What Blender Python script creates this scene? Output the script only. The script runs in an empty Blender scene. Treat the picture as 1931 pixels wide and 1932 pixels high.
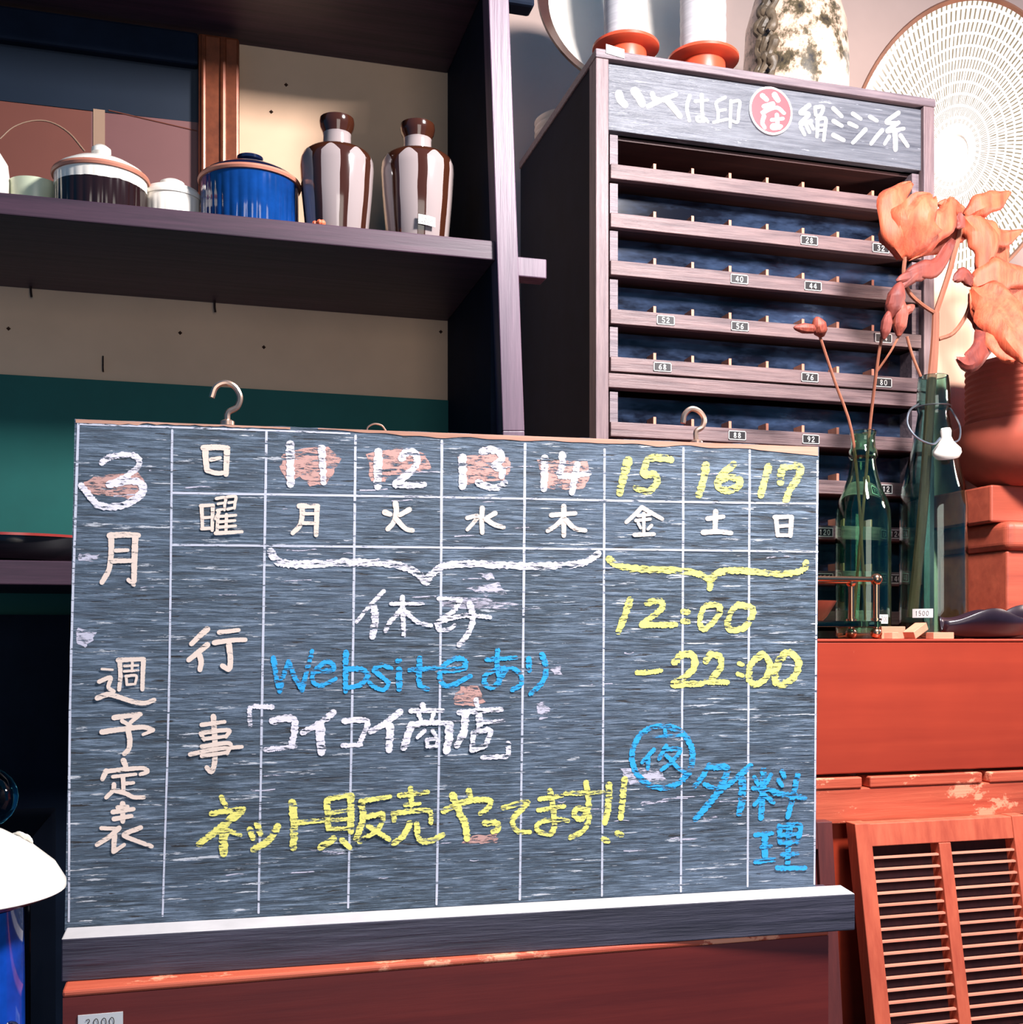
import bpy, math, random
from mathutils import Vector, Matrix, noise
random.seed(7)
S = bpy.context.scene
COL = S.collection

# ---------------------------------------------------------------- camera
F, CX, HZ, TH, EYE = 2100.0, 965.5, 1200.0, math.radians(15.6), 1.25
cam = bpy.data.objects.new('camera', bpy.data.cameras.new('camera'))
COL.objects.link(cam)
cam.location = (0, 0, EYE)
cam.rotation_euler = (math.radians(90), 0, -TH)
cam.data.sensor_fit = 'HORIZONTAL'
cam.data.sensor_width = 36.0
cam.data.lens = 36.0 * F / 1931.0
cam.data.shift_y = (HZ - 966.0) / 1931.0
cam.data.clip_start = 0.01
S.camera = cam

# ---------------------------------------------------------------- world, lights, exposure
world = bpy.data.worlds.new('world'); S.world = world; world.use_nodes = True
bg = world.node_tree.nodes['Background']
bg.inputs[0].default_value = (0.03, 0.20, 0.42, 1); bg.inputs[1].default_value = 0.7
S.view_settings.view_transform = 'Standard'; S.view_settings.look = 'None'
S.view_settings.exposure = 0.0; S.view_settings.gamma = 1.0
S.view_settings.use_curve_mapping = False

def light(name, kind, loc, target, power, color, size=0.3, sy=None):
    d = bpy.data.lights.new(name, kind); o = bpy.data.objects.new(name, d); COL.objects.link(o)
    o.location = loc
    o.rotation_euler = (Vector(target) - Vector(loc)).to_track_quat('-Z', 'Y').to_euler()
    d.energy = power; d.color = color
    if kind == 'AREA':
        d.size = size
        if sy: d.shape = 'RECTANGLE'; d.size_y = sy
    else:
        d.shadow_soft_size = size
    return o
light('ceiling_lamp', 'AREA', (0.82, 0.58, EYE + 1.08), (0.62, 1.2, EYE - 0.05), 64, (1.0, 0.95, 0.95), 0.2)
light('wall_lamp', 'POINT', (1.60, 1.18, EYE + 0.46), (1.2, 1.5, EYE), 30, (1.0, 0.79, 0.70), 0.06)
light('front_fill', 'AREA', (0.35, -1.6, EYE + 0.25), (0.3, 1.2, EYE), 19, (1.0, 0.92, 0.84), 1.2)  # unseen soft fill, added from the camera side to brighten the shelf

# ---------------------------------------------------------------- helpers
def at(u, v, y):
    """the point of the vertical plane y = const that the picture shows at (u, v)"""
    X = (u - CX) / F
    t = y / (math.cos(TH) - X * math.sin(TH))
    return Vector((t * (math.sin(TH) + X * math.cos(TH)), y, EYE + (HZ - v) / F * t))
def ppm(u, y):
    X = (u - CX) / F
    return y / (math.cos(TH) - X * math.sin(TH)) / F
def lin(c):
    return tuple(((x / 255) / 12.92 if x / 255 <= 0.04045 else ((x / 255 + 0.055) / 1.055) ** 2.4) for x in c) + (1,)

BASE = {}
class MB:
    def __init__(s): s.v = []; s.f = []; s.m = []; s.mi = 0
    def add(s, vs, fs):
        k = len(s.v); s.v += [Vector(p) for p in vs]
        for q in fs: s.f.append([k + i for i in q]); s.m.append(s.mi)
        return s
    def hexa(s, p):        # 8 points: bottom 4 ccw, top 4 ccw
        return s.add(p, [(3, 2, 1, 0), (4, 5, 6, 7), (0, 1, 5, 4), (1, 2, 6, 5), (2, 3, 7, 6), (3, 0, 4, 7)])
    def box(s, x0, x1, y0, y1, z0, z1):
        return s.hexa([(x0, y0, z0), (x1, y0, z0), (x1, y1, z0), (x0, y1, z0), (x0, y0, z1), (x1, y0, z1), (x1, y1, z1), (x0, y1, z1)])
    def lathe(s, c, prof, n=40, flute=None, sx=1, sy=1, a0=0.0):
        k0 = []; c = Vector(c); vs = []; fs = []
        for r, z in prof:
            if r < 1e-6: k0.append((len(vs), 1)); vs.append(c + Vector((0, 0, z)))
            else:
                k0.append((len(vs), n))
                for i in range(n):
                    a = 2 * math.pi * i / n + a0
                    rr = r * (1 + (flute[1] * abs(math.sin(a * flute[0] / 2)) if flute and flute[2] <= z <= flute[3] else 0))
                    vs.append(c + Vector((rr * math.cos(a) * sx, rr * math.sin(a) * sy, z)))
        for (a, na), (b, nb) in zip(k0, k0[1:]):
            for i in range(n):
                j = (i + 1) % n
                if na == 1 and nb == 1: continue
                if na == 1: fs.append((a, b + j, b + i))
                elif nb == 1: fs.append((a + i, a + j, b))
                else: fs.append((a + i, a + j, b + j, b + i))
        return s.add(vs, fs)
    def tube(s, pts, r, n=8, smooth=4, cap=True):
        pts = [Vector(p) for p in pts]
        rs = r if isinstance(r, (list, tuple)) else [r] * len(pts)
        if smooth > 1: pts, rs = catmull(pts, rs, smooth)
        vs = []; fs = []; up = None
        for i, p in enumerate(pts):
            d = (pts[min(i + 1, len(pts) - 1)] - pts[max(i - 1, 0)]).normalized()
            if up is None: up = d.orthogonal().normalized()
            else: up = (up - d * up.dot(d)).normalized()
            w = d.cross(up)
            for k in range(n):
                a = 2 * math.pi * k / n
                vs.append(p + (up * math.cos(a) + w * math.sin(a)) * rs[i])
        for i in range(len(pts) - 1):
            for k in range(n):
                j = (k + 1) % n
                fs.append((i * n + k, i * n + j, (i + 1) * n + j, (i + 1) * n + k))
        if cap: fs.append(tuple(range(n))[::-1]); fs.append(tuple((len(pts) - 1) * n + k for k in range(n)))
        return s.add(vs, fs)
    def ball(s, c, r, n=14):
        return s.lathe(c, [(r * math.sin(math.pi * i / 10), -r * math.cos(math.pi * i / 10)) if 0 < i < 10 else (0, (-r, r)[i > 0]) for i in range(11)], n)
    def build(s, name, mats, parent=None, smooth=False, bevel=0, solid=0, base=None):
        if not isinstance(mats, (list, tuple)): mats = [mats]
        if parent is not None: b = BASE[parent.name]
        elif base is not None: b = Vector(base)
        else:
            xs = [p.x for p in s.v]; ys = [p.y for p in s.v]; zs = [p.z for p in s.v]
            b = Vector(((min(xs) + max(xs)) / 2, (min(ys) + max(ys)) / 2, min(zs)))
        me = bpy.data.meshes.new(name)
        me.from_pydata([tuple(p - b) for p in s.v], [], s.f)
        for m in mats: me.materials.append(m)
        me.polygons.foreach_set('material_index', s.m)
        if smooth:
            me.polygons.foreach_set('use_smooth', [True] * len(me.polygons))
            me.set_sharp_from_angle(angle=math.radians(38))
        me.update()
        o = bpy.data.objects.new(name, me); COL.objects.link(o)
        if parent is not None: o.parent = parent
        else: o.location = b
        BASE[o.name] = b
        if solid:
            q = o.modifiers.new('solid', 'SOLIDIFY'); q.thickness = solid; q.offset = 0
        if bevel:
            q = o.modifiers.new('bevel', 'BEVEL'); q.width = bevel; q.segments = 6 if bevel > .008 else 2; q.limit_method = 'ANGLE'
        return o
def catmull(pts, rs, k):
    if len(pts) < 3: 
        return ([pts[0].lerp(pts[1], i / k) for i in range(k + 1)], [rs[0] + (rs[1] - rs[0]) * i / k for i in range(k + 1)])
    P = [pts[0] * 2 - pts[1]] + pts + [pts[-1] * 2 - pts[-2]]; o = []; ro = []
    for i in range(1, len(P) - 2):
        a, b, c, d = P[i - 1:i + 3]
        for q in range(k):
            t = q / k
            o.append(0.5 * (2 * b + (c - a) * t + (2 * a - 5 * b + 4 * c - d) * t * t + (3 * b - a - 3 * c + d) * t ** 3))
            ro.append(rs[i - 1] + (rs[i] - rs[i - 1]) * t)
    return o + [pts[-1]], ro + [rs[-1]]
def tag(o, label, cat, group=None):
    o['label'] = label; o['category'] = cat
    if group: o['group'] = group
    return o
def thing(name, loc, label, cat, group=None):
    o = bpy.data.objects.new(name, None); COL.objects.link(o); o.location = loc; o.empty_display_size = 0.02
    BASE[o.name] = Vector(loc)
    return tag(o, label, cat, group)
def struct(o): o['kind'] = 'structure'; return o

# ---------------------------------------------------------------- materials
def nodes(name):
    m = bpy.data.materials.new(name); m.use_nodes = True
    return m, m.node_tree, m.node_tree.nodes, m.node_tree.nodes['Principled BSDF']
def noise_tex(nt, scale, mscale=(1, 1, 1), detail=4, rough=0.6):
    tc = nt.nodes.new('ShaderNodeTexCoord'); mp = nt.nodes.new('ShaderNodeMapping'); n = nt.nodes.new('ShaderNodeTexNoise')
    mp.inputs['Scale'].default_value = mscale
    n.inputs['Scale'].default_value = scale; n.inputs['Detail'].default_value = detail; n.inputs['Roughness'].default_value = rough
    nt.links.new(tc.outputs['Object'], mp.inputs[0]); nt.links.new(mp.outputs[0], n.inputs['Vector'])
    return n.outputs['Fac']
def ramp(nt, fac, stops):
    r = nt.nodes.new('ShaderNodeValToRGB'); e = r.color_ramp.elements
    while len(e) < len(stops): e.new(0.5)
    for k, (p, c) in zip(e, stops): k.position = p; k.color = c
    nt.links.new(fac, r.inputs[0]); return r.outputs[0]
def mixc(nt, fac, a, b):
    x = nt.nodes.new('ShaderNodeMix'); x.data_type = 'RGBA'
    for i, q in ((0, fac), (6, a), (7, b)):
        if hasattr(q, 'is_output') or hasattr(q, 'links'): nt.links.new(q, x.inputs[i])
        else: x.inputs[i].default_value = q
    return x.outputs[2]
def math_n(nt, op, a, b=None, c=None):
    x = nt.nodes.new('ShaderNodeMath'); x.operation = op
    for i, q in enumerate((a, b, c)):
        if q is None: continue
        if hasattr(q, 'links'): nt.links.new(q, x.inputs[i])
        else: x.inputs[i].default_value = q
    return x.outputs[0]
def bump(nt, p, h, strength, dist=0.002):
    b = nt.nodes.new('ShaderNodeBump'); b.inputs['Strength'].default_value = strength; b.inputs['Distance'].default_value = dist
    nt.links.new(h, b.inputs['Height']); nt.links.new(b.outputs[0], p.inputs['Normal'])
def plain(name, c, rough=0.5, metal=0, var=0.12, scale=40, spec=0.5, coat=0, bmp=0.0):
    m, nt, ns, p = nodes(name)
    f = noise_tex(nt, scale)
    a = lin(c); lo = tuple(x * (1 - var) for x in a[:3]) + (1,); hi = tuple(min(1, x * (1 + var)) for x in a[:3]) + (1,)
    nt.links.new(ramp(nt, f, [(0.3, lo), (0.7, hi)]), p.inputs['Base Color'])
    p.inputs['Roughness'].default_value = rough; p.inputs['Metallic'].default_value = metal
    p.inputs['Specular IOR Level'].default_value = spec; p.inputs['Coat Weight'].default_value = coat
    if bmp: bump(nt, p, f, bmp)
    return m
def wood(name, c1, c2, grain='x', rough=0.5, bmp=0.25, fine=90, spec=0.5, wear=None, wear_at=0.68, wfreq=16, wsc=(0.6, 1, 1)):
    m, nt, ns, p = nodes(name)
    ms = {'x': (0.05, 1, 1), 'z': (1, 1, 0.05), 'xy': (0.05, 0.05, 1), 'y': (1, 0.05, 1)}[grain]
    f = noise_tex(nt, fine, ms, 6, 0.65)
    big = noise_tex(nt, 7, (1, 1, 1), 3)
    col = ramp(nt, f, [(0.3, lin(c1)), (0.7, lin(c2))])
    col = mixc(nt, math_n(nt, 'MULTIPLY', big, 0.5), col, lin(tuple(x * 0.75 for x in c1)))
    if wear:
        w = noise_tex(nt, wfreq, wsc, 8, 0.7)
        col = mixc(nt, ramp(nt, w, [(wear_at, (0, 0, 0, 1)), (wear_at + 0.03, (1, 1, 1, 1))]), col, lin(wear))
    nt.links.new(col, p.inputs['Base Color'])
    p.inputs['Roughness'].default_value = rough; p.inputs['Specular IOR Level'].default_value = spec
    bump(nt, p, f, bmp)
    return m
def glass(name, c, rough=0.02, ior=1.45):
    m, nt, ns, p = nodes(name)
    f = noise_tex(nt, 9)
    a = lin(c)
    nt.links.new(ramp(nt, f, [(0.3, tuple(x * 0.92 for x in a[:3]) + (1,)), (0.7, a)]), p.inputs['Base Color'])
    p.inputs['Transmission Weight'].default_value = 1; p.inputs['Roughness'].default_value = rough; p.inputs['IOR'].default_value = ior
    return m
W = {}
W['shelf'] = wood('shelf_wood', (44, 28, 42), (84, 54, 70), 'x', 0.5, 0.25)
W['shelf_post'] = wood('post_wood', (66, 48, 66), (112, 86, 102), 'z', 0.45, 0.35, 60)
W['shelf_dark'] = plain('dark_lacquer_and_shade', (16, 24, 38), 0.7, 0, 0.2, 20, spec=.06)  # also stands for shade on the frame's top rail and upper cleat
W['beige'] = plain('beige_board', (208, 172, 142), 0.8, 0, 0.06, 9)
W['green'] = plain('green_board', (4, 84, 78), 0.75, 0, 0.1, 12)
W['wallm'] = plain('wall_plaster', (220, 190, 176), 0.9, 0, 0.05, 6)
W['floorm'] = wood('floor_wood', (60, 40, 30), (90, 62, 46), 'x', 0.6)
W['cab'] = wood('cabinet_wood', (88, 74, 82), (142, 124, 128), 'x', 0.5, 0.7, 200)
W['cabv'] = wood('cabinet_post_wood', (92, 72, 78), (148, 124, 124), 'z', 0.5, 0.7, 200)
W['cabdark'] = wood('cabinet_inner_wood', (52, 26, 26), (82, 44, 40), 'x', 0.6, 0.2)
W['lip'] = wood('drawer_lip_wood', (80, 60, 64), (142, 114, 112), 'x', 0.5, 0.7, 200)
W['div'] = wood('divider_wood', (196, 120, 96), (226, 150, 120), 'z', 0.6, 0.1)
W['sign'] = wood('sign_wood', (66, 68, 78), (124, 126, 134), 'x', 0.36, 0.9, 220, wear=(160, 162, 168), wear_at=0.635, wfreq=180, wsc=(0.14, 1, 1.2))
W['red'] = wood('red_drawer_wood', (140, 38, 20), (182, 66, 38), 'x', 0.42, 0.05, 9, wear=(206, 112, 84), wear_at=0.70, wfreq=22, wsc=(1, 1, .5))
W['redrail'] = wood('worn_rail_wood', (176, 66, 42), (220, 108, 76), 'x', 0.55, 0.6, 60, wear=(236, 150, 116), wear_at=0.55)
W['redbox'] = wood('red_brown_chest_wood', (92, 26, 22), (126, 42, 32), 'x', 0.4, 0.1, 40, wear=(190, 96, 76), wear_at=0.80)
W['orange'] = wood('lattice_wood', (176, 70, 46), (216, 104, 72), 'z', 0.6, 0.4, 60)
W['slat'] = wood('slat_wood', (214, 130, 104), (236, 164, 136), 'x', 0.6, 0.1, 60)
W['darkred'] = wood('dark_red_wood', (76, 26, 26), (104, 40, 36), 'z', 0.6, 0.2)
W['backing'] = wood('dark_backing_wood', (36, 12, 16), (52, 20, 22), 'z', 0.8, 0.2, spec=.2)
W['palewood'] = wood('pale_wood', (216, 176, 148), (236, 200, 172), 'z', 0.6, 0.05, 40)
W['boxwood'] = wood('box_wood', (150, 62, 44), (190, 88, 62), 'x', 0.55, 0.2, 50)
W['terra'] = plain('terracotta', (186, 84, 56), 0.7, 0, 0.12, 30, bmp=0.1)
W['terrap'] = plain('terracotta_pot', (160, 70, 50), 0.75, 0, 0.15, 14, bmp=0.15)
W['spoolw'] = plain('spool_wood', (196, 72, 44), 0.4, 0, 0.12, 20)
W['thread'] = wood('white_thread', (178, 174, 178), (208, 204, 206), 'xy', 0.6, 0.4, 260)
W['porc'] = plain('white_porcelain', (236, 228, 216), 0.2, 0, 0.04, 12)
W['porcg'] = plain('pale_green_porcelain', (200, 206, 176), 0.3, 0, 0.06, 20)
W['rimbrown'] = plain('unglazed_rim', (176, 112, 90), 0.5, 0, 0.1, 40)
W['blue'] = plain('blue_glaze', (12, 52, 112), 0.08, 0, 0.35, 25, coat=0.5)
W['bluedark'] = plain('navy_glaze', (16, 22, 48), 0.08, 0, 0.2, 20, coat=0.5)
W['black'] = plain('black_lacquer', (12, 14, 20), 0.12, 0, 0.1, 20)
W['redlac'] = plain('red_lacquer_rim', (150, 52, 48), 0.25, 0, 0.15, 30)
W['brass'] = plain('brass', (200, 150, 118), 0.22, 1.0, 0.06, 20)
W['iron'] = plain('hook_wire', (190, 158, 140), 0.35, 0.9, 0.1, 60)
W['wire'] = plain('steel_wire', (150, 158, 168), 0.3, 0.9, 0.1, 60)
W['paper'] = plain('price_tag_paper', (206, 204, 202), 0.6, 0, 0.02, 30)
W['ink'] = plain('pencil_ink', (58, 54, 54), 0.7, 0, 0.1, 60)
W['inkpale'] = plain('faded_ink', (150, 138, 132), 0.7, 0, 0.1, 60)
W['platew'] = plain('plate_enamel_white', (226, 222, 216), 0.5, 0, 0.05, 90)
W['plateb'] = plain('plate_enamel_black', (24, 20, 22), 0.5, 0, 0.1, 60)
W['signwhite'] = plain('sign_paint', (226, 214, 210), 0.6, 0, 0.05, 60)
W['sealred'] = plain('emblem_red', (226, 78, 84), 0.35, 0, 0.04, 20)
W['sealwhite'] = plain('emblem_white', (244, 240, 238), 0.35, 0, 0.02, 20)
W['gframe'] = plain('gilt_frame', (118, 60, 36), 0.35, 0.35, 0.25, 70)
W['refl_dark'] = plain('reflection_navy', (18, 28, 42), 0.4, 0, 0.1, 10)  # reflections in the framed glass, put in as flat colours
W['refl_rose'] = plain('reflection_rose', (110, 70, 68), 0.5, 0, 0.06, 10)
W['refl_ochre'] = plain('reflection_russet', (106, 58, 46), 0.5, 0, 0.06, 10)
W['refl_line'] = plain('reflection_line', (150, 120, 98), 0.5, 0, 0.06, 10)
W['nail'] = plain('rusty_nail', (60, 40, 34), 0.5, 0.6, 0.2, 60)
W['bottleg'] = glass('green_glass', (186, 236, 206))
W['bottlet'] = glass('teal_glass', (186, 232, 222))
W['tealslab'] = glass('teal_sheet_glass', (96, 190, 172))
W['blueglass'] = plain('blue_glass', (14, 58, 150), 0.1, 0, 0.5, 18, coat=0.4)
W['darkglass'] = glass('dark_float_glass', (60, 120, 140))
W['stem'] = wood('dry_stem', (126, 68, 48), (176, 108, 78), 'z', 0.7, 0.3, 60)
W['petal'] = wood('dry_petal', (168, 58, 32), (208, 104, 66), 'z', 0.65, 0.8, 90)
W['pod'] = wood('dry_pod', (104, 36, 30), (176, 84, 60), 'z', 0.6, 0.6, 160)
W['leaf'] = wood('dry_leaf', (92, 32, 28), (146, 60, 42), 'z', 0.65, 0.5, 60)
W['wblock'] = wood('small_block_wood', (206, 130, 100), (232, 164, 132), 'x', 0.6, 0.1, 60)
W['leafd'] = plain('dark_leaf_glaze', (34, 22, 32), .3, 0, .2, 30)
W['crumb'] = plain('orange_clay', (216, 96, 60), 0.6, 0, 0.2, 80)

def translucent(m, w):
    m.node_tree.nodes['Principled BSDF'].inputs['Subsurface Weight'].default_value = w
    m.node_tree.nodes['Principled BSDF'].inputs['Subsurface Radius'].default_value = (0.01, 0.005, 0.002)

# chalk: only catches on the ridges of the grain
def chalk(name, c, thr, emb=0.0):
    m, nt, ns, p = nodes(name)
    p.inputs['Base Color'].default_value = lin(c); p.inputs['Roughness'].default_value = 0.95; p.inputs['Specular IOR Level'].default_value = 0.1
    f = noise_tex(nt, 150, (0.5, 0.5, 2.6), 4, 0.75)
    g = noise_tex(nt, 22, (0.35, 0.35, 9.0), 3, 0.6)
    h = math_n(nt, 'ADD', math_n(nt, 'MULTIPLY', f, 0.74), math_n(nt, 'MULTIPLY', g, 0.26))
    a = ramp(nt, h, [(thr - 0.03, (0, 0, 0, 1)), (thr + 0.03, (1, 1, 1, 1))])
    nt.links.new(a, p.inputs['Alpha'])
    return m
W['c_white'] = chalk('white_chalk', (240, 232, 242), 0.452)
W['c_yellow'] = chalk('yellow_chalk', (250, 238, 130), 0.46)
W['c_blue'] = chalk('blue_chalk', (60, 172, 236), 0.46)
W['c_paint'] = chalk('cream_paint', (240, 216, 200), 0.40)
W['c_line'] = chalk('ruled_paint', (206, 206, 218), 0.42)
W['c_bare'] = chalk('bare_worn_wood', (206, 160, 150), 0.475)
W['c_pale'] = chalk('pale_worn_wood', (206, 200, 214), 0.485)

# blackboard: faded slate paint over weathered horizontal grain
def board_mat():
    m, nt, ns, p = nodes('weathered_blackboard')
    g = noise_tex(nt, 60, (0.45, 0.45, 6.0), 8, 0.72)
    g2 = noise_tex(nt, 100, (0.22, 0.22, 2.8), 5, 0.7)
    cl = noise_tex(nt, 5, (1, 1, 1), 4)
    col = ramp(nt, g, [(0.34, lin((28, 34, 42))), (0.5, lin((60, 78, 94))), (0.66, lin((124, 142, 162)))])
    col = mixc(nt, math_n(nt, 'MULTIPLY', ramp(nt, cl, [(0.42, (0, 0, 0, 1)), (0.72, (1, 1, 1, 1))]), 0.45), col, lin((104, 122, 146)))
    fl = ramp(nt, g2, [(0.625, (0, 0, 0, 1)), (0.64, (1, 1, 1, 1))])
    col = mixc(nt, fl, col, lin((206, 208, 214)))
    cr = ramp(nt, g2, [(0.36, (1, 1, 1, 1)), (0.375, (0, 0, 0, 1))])
    col = mixc(nt, cr, col, lin((22, 20, 24)))
    nt.links.new(col, p.inputs['Base Color'])
    p.inputs['Roughness'].default_value = 0.55
    h = math_n(nt, 'ADD', g, math_n(nt, 'MULTIPLY', g2, 0.8))
    bump(nt, p, h, 0.8, 0.003)
    return m
W['board'] = board_mat()
W['boardedge'] = wood('bare_board_edge', (176, 120, 96), (222, 170, 146), 'x', 0.7, 0.3, 60)
W['ledgeface'] = wood('ledge_wood', (40, 38, 50), (84, 80, 96), 'xy', 0.5, 0.8, 130)
W['ledgetop'] = plain('pale_ledge_top', (176, 172, 172), 0.95, 0, 0.08, 30)  # pale colour for the top face of the ledge

def vase_mat(zs, zn, zl, n, ph):
    m, nt, ns, p = nodes('striped_glaze')
    tc = nt.nodes.new('ShaderNodeTexCoord'); sp = nt.nodes.new('ShaderNodeSeparateXYZ'); nt.links.new(tc.outputs['Object'], sp.inputs[0])
    ang = math_n(nt, 'ARCTAN2', sp.outputs[1], sp.outputs[0])
    wob = math_n(nt, 'MULTIPLY', noise_tex(nt, 14, (1, 1, 1), 2), 0.9)
    s = math_n(nt, 'SINE', math_n(nt, 'ADD', math_n(nt, 'MULTIPLY', ang, n), math_n(nt, 'ADD', wob, ph)))
    st = math_n(nt, 'GREATER_THAN', s, 0.5)
    zz = math_n(nt, 'ADD', sp.outputs[2], math_n(nt, 'MULTIPLY', s, 0.006))
    sh = math_n(nt, 'GREATER_THAN', zz, zs)
    nk = math_n(nt, 'GREATER_THAN', sp.outputs[2], zn)
    lip = math_n(nt, 'GREATER_THAN', math_n(nt, 'ADD', sp.outputs[2], math_n(nt, 'MULTIPLY', wob, 0.004)), zl)
    band = math_n(nt, 'MULTIPLY', sh, math_n(nt, 'SUBTRACT', 1.0, nk))
    body = math_n(nt, 'MULTIPLY', st, math_n(nt, 'SUBTRACT', 1.0, nk))
    fac = math_n(nt, 'MAXIMUM', math_n(nt, 'MAXIMUM', band, body), lip)
    nt.links.new(mixc(nt, fac, lin((146, 132, 130)), lin((54, 26, 16))), p.inputs['Base Color'])
    p.inputs['Roughness'].default_value = 0.12; p.inputs['Coat Weight'].default_value = 0.3
    return m
def band_mat(name, zb, top, low):
    m, nt, ns, p = nodes(name)
    tc = nt.nodes.new('ShaderNodeTexCoord'); sp = nt.nodes.new('ShaderNodeSeparateXYZ'); nt.links.new(tc.outputs['Object'], sp.inputs[0])
    z = math_n(nt, 'ADD', sp.outputs[2], math_n(nt, 'MULTIPLY', noise_tex(nt, 30), 0.006))
    nt.links.new(mixc(nt, math_n(nt, 'GREATER_THAN', z, zb), lin(low), lin(top)), p.inputs['Base Color'])
    p.inputs['Roughness'].default_value = 0.12
    return m

# ---------------------------------------------------------------- setting
Z0 = 0.0
struct(MB().box(-1.6, 2.6, 2.08, 2.16, 0, 3.0).build('wall_back', W['wallm']))
struct(MB().box(-1.6, 2.6, -0.4, 2.16, -0.06, 0).build('floor', W['floorm']))

# ---------------------------------------------------------------- display shelf
SF, SB = 1.35, 1.63                          # front and back of the shelves
sh = thing('display_shelf', (0.0, 1.5, 0), 'tall dark brown display shelf with beige back boards and a green lower panel', 'shelf')
SX0 = -0.75
zt, zb = EYE + 0.4955, EYE + 0.4712
XI = at(935, 490, SF).x
def shelf_board(z0, z1, yf=SF):
    b = MB().box(SX0, XI, yf, SB, z0, z1).build('shelf_board', W['shelf'], sh, bevel=0.0015); return b
shelf_board(zb, zt); shelf_board(EYE + 0.0575, EYE + 0.0850); shelf_board(EYE + 0.842, EYE + 0.87)
MB().box(SX0, XI + 0.004, SB, SB + 0.012, EYE + 0.352, EYE + 0.87).build('back_board', W['beige'], sh)['label'] = 'beige back board with nail holes'
MB().box(SX0, XI + 0.004, SB - 0.004, SB + 0.012, EYE + 0.02, EYE + 0.352).build('lower_back_board', W['green'], sh)['label'] = 'dark green lower back board'
MB().box(SX0, XI + 0.004, SB - 0.05, SB + 0.012, 0.0, EYE + 0.028).build('base_board', W['shelf_dark'], sh)
MB().box(XI, XI + 0.014, SF + 0.022, SB + 0.012, 0.0, EYE + 0.87).build('side_panel', W['shelf_dark'], sh)
# the post leans a little
def pst(u, v, y): return at(u, v, y)
a, b_, c, d = at(917, -60, SF), at(955, -60, SF), at(987, 815, SF), at(946, 815, SF)
def ext(p, q, z): t = (z - p.z) / (q.z - p.z); return p.lerp(q, t)
l0, l1 = ext(a, d, 0.0), ext(b_, c, 0.0)
l0.x = XI + 0.012; l1.x = XI + 0.05
dy = Vector((0, 0.03, 0))
for p in (a, b_): p.y = SF - 0.008
k0, k1 = Vector((d.x, SF - 0.008, d.z)), Vector((c.x, SF - 0.008, c.z)); l0.y = l1.y = SF - 0.008
po = MB()
po.hexa([k0, k1, k1 + dy, k0 + dy, a, b_, b_ + dy, a + dy]); po.hexa([l0, l1, l1 + dy, l0 + dy, k0, k1, k1 + dy, k0 + dy])
po.build('post', W['shelf_post'], sh, bevel=0.0012)
p0, p1 = at(972, 485, SF + 0.012), at(1032, 527, SF + 0.012)
MB().box(XI + 0.02, p1.x, SF + 0.012, SF + 0.04, EYE + 0.458, EYE + 0.483).build('cleat', W['shelf_post'], sh, bevel=0.0015)
p1 = at(1010, 12, SF + 0.012)
MB().box(XI + 0.005, p1.x, SF + 0.012, SF + 0.04, p1.z, p1.z + 0.03).build('cleat', W['shelf_dark'], sh, bevel=0.004)  # upper cleat, its shade put into a darker colour than the lower one
for (u, v, ln) in ((58, 549, 10), (405, 578, 8)):
    p = at(u, v, SB - 0.01); MB().tube([p + Vector((0, 0, 0.012)), p, p + Vector((0.001, 0, -0.008))], 0.0016, 6).build('nail', W['nail'], sh, True)
for (u, v) in ((340, 628), (16, 620), (498, 655), (832, 626), (540, 160), (512, 211)):
    p = at(u, v, SB); MB().lathe(p + Vector((0, 0, 0)), [(0, -0.003), (0.003, 0), (0, 0.003)], 8).build('nail_head', W['nail'], sh, True)
p = at(195, 690, SB); MB().tube([p + Vector((0, 0.002, -0.008)), p + Vector((0, -0.006, -0.006)), p + Vector((0, -0.006, 0.012))], 0.0012, 6).build('nail', W['nail'], sh, True)

# framed glass at the back of the shelf, its reflections painted as colour bands
pf_y = 1.585
fr = thing('framed_glass', (-0.1, pf_y + 0.01, zt), 'framed glass with painted-in reflections in a gilt brown moulding leaning at the back of the shelf', 'picture')
x1 = at(452, 300, pf_y).x; x0 = at(374, 300, pf_y).x; ztop = at(370, 60, pf_y).z
fw = x1 - x0
def stile(xa, xb, za, zc, name='moulding', horiz=False):
    m = MB().box(xa, xb, pf_y, pf_y + 0.025, za, zc); return m.build(name, W['gframe'], fr, bevel=0.004)
stile(x0, x1, zt, ztop); MB().box(-0.62, x0, pf_y, pf_y + .025, ztop - fw * .8, ztop).build('moulding', W['shelf_dark'], fr, bevel=.004); stile(-0.62, x0, zt, zt + 0.02); stile(-0.66, -0.62, zt, ztop)  # top rail coloured dark to stand for shade under the upper shelf
for k, uu in enumerate((384, 421)):
    xx = at(uu, 300, pf_y).x; m = MB()
    m.tube([(xx, pf_y, zt + 0.002), (xx, pf_y, ztop - 0.004)], 0.0045 if k else 0.0035, 8, 1).build('bead', W['gframe'], fr, True)
yb = pf_y + 0.016
zsplit = lambda u: at(u, 192 + u * 0.105, yb).z
MB().hexa([(-0.62, yb, zsplit(-100)), (x0, yb, zsplit(372)), (x0, yb + .004, zsplit(372)), (-0.62, yb + .004, zsplit(-100)), (-0.62, yb, ztop - .02), (x0, yb, ztop - .02), (x0, yb + .004, ztop - .02), (-0.62, yb + .004, ztop - .02)]).build('reflection_upper', W['refl_dark'], fr)
xm = at(172, 250, yb).x
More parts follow.
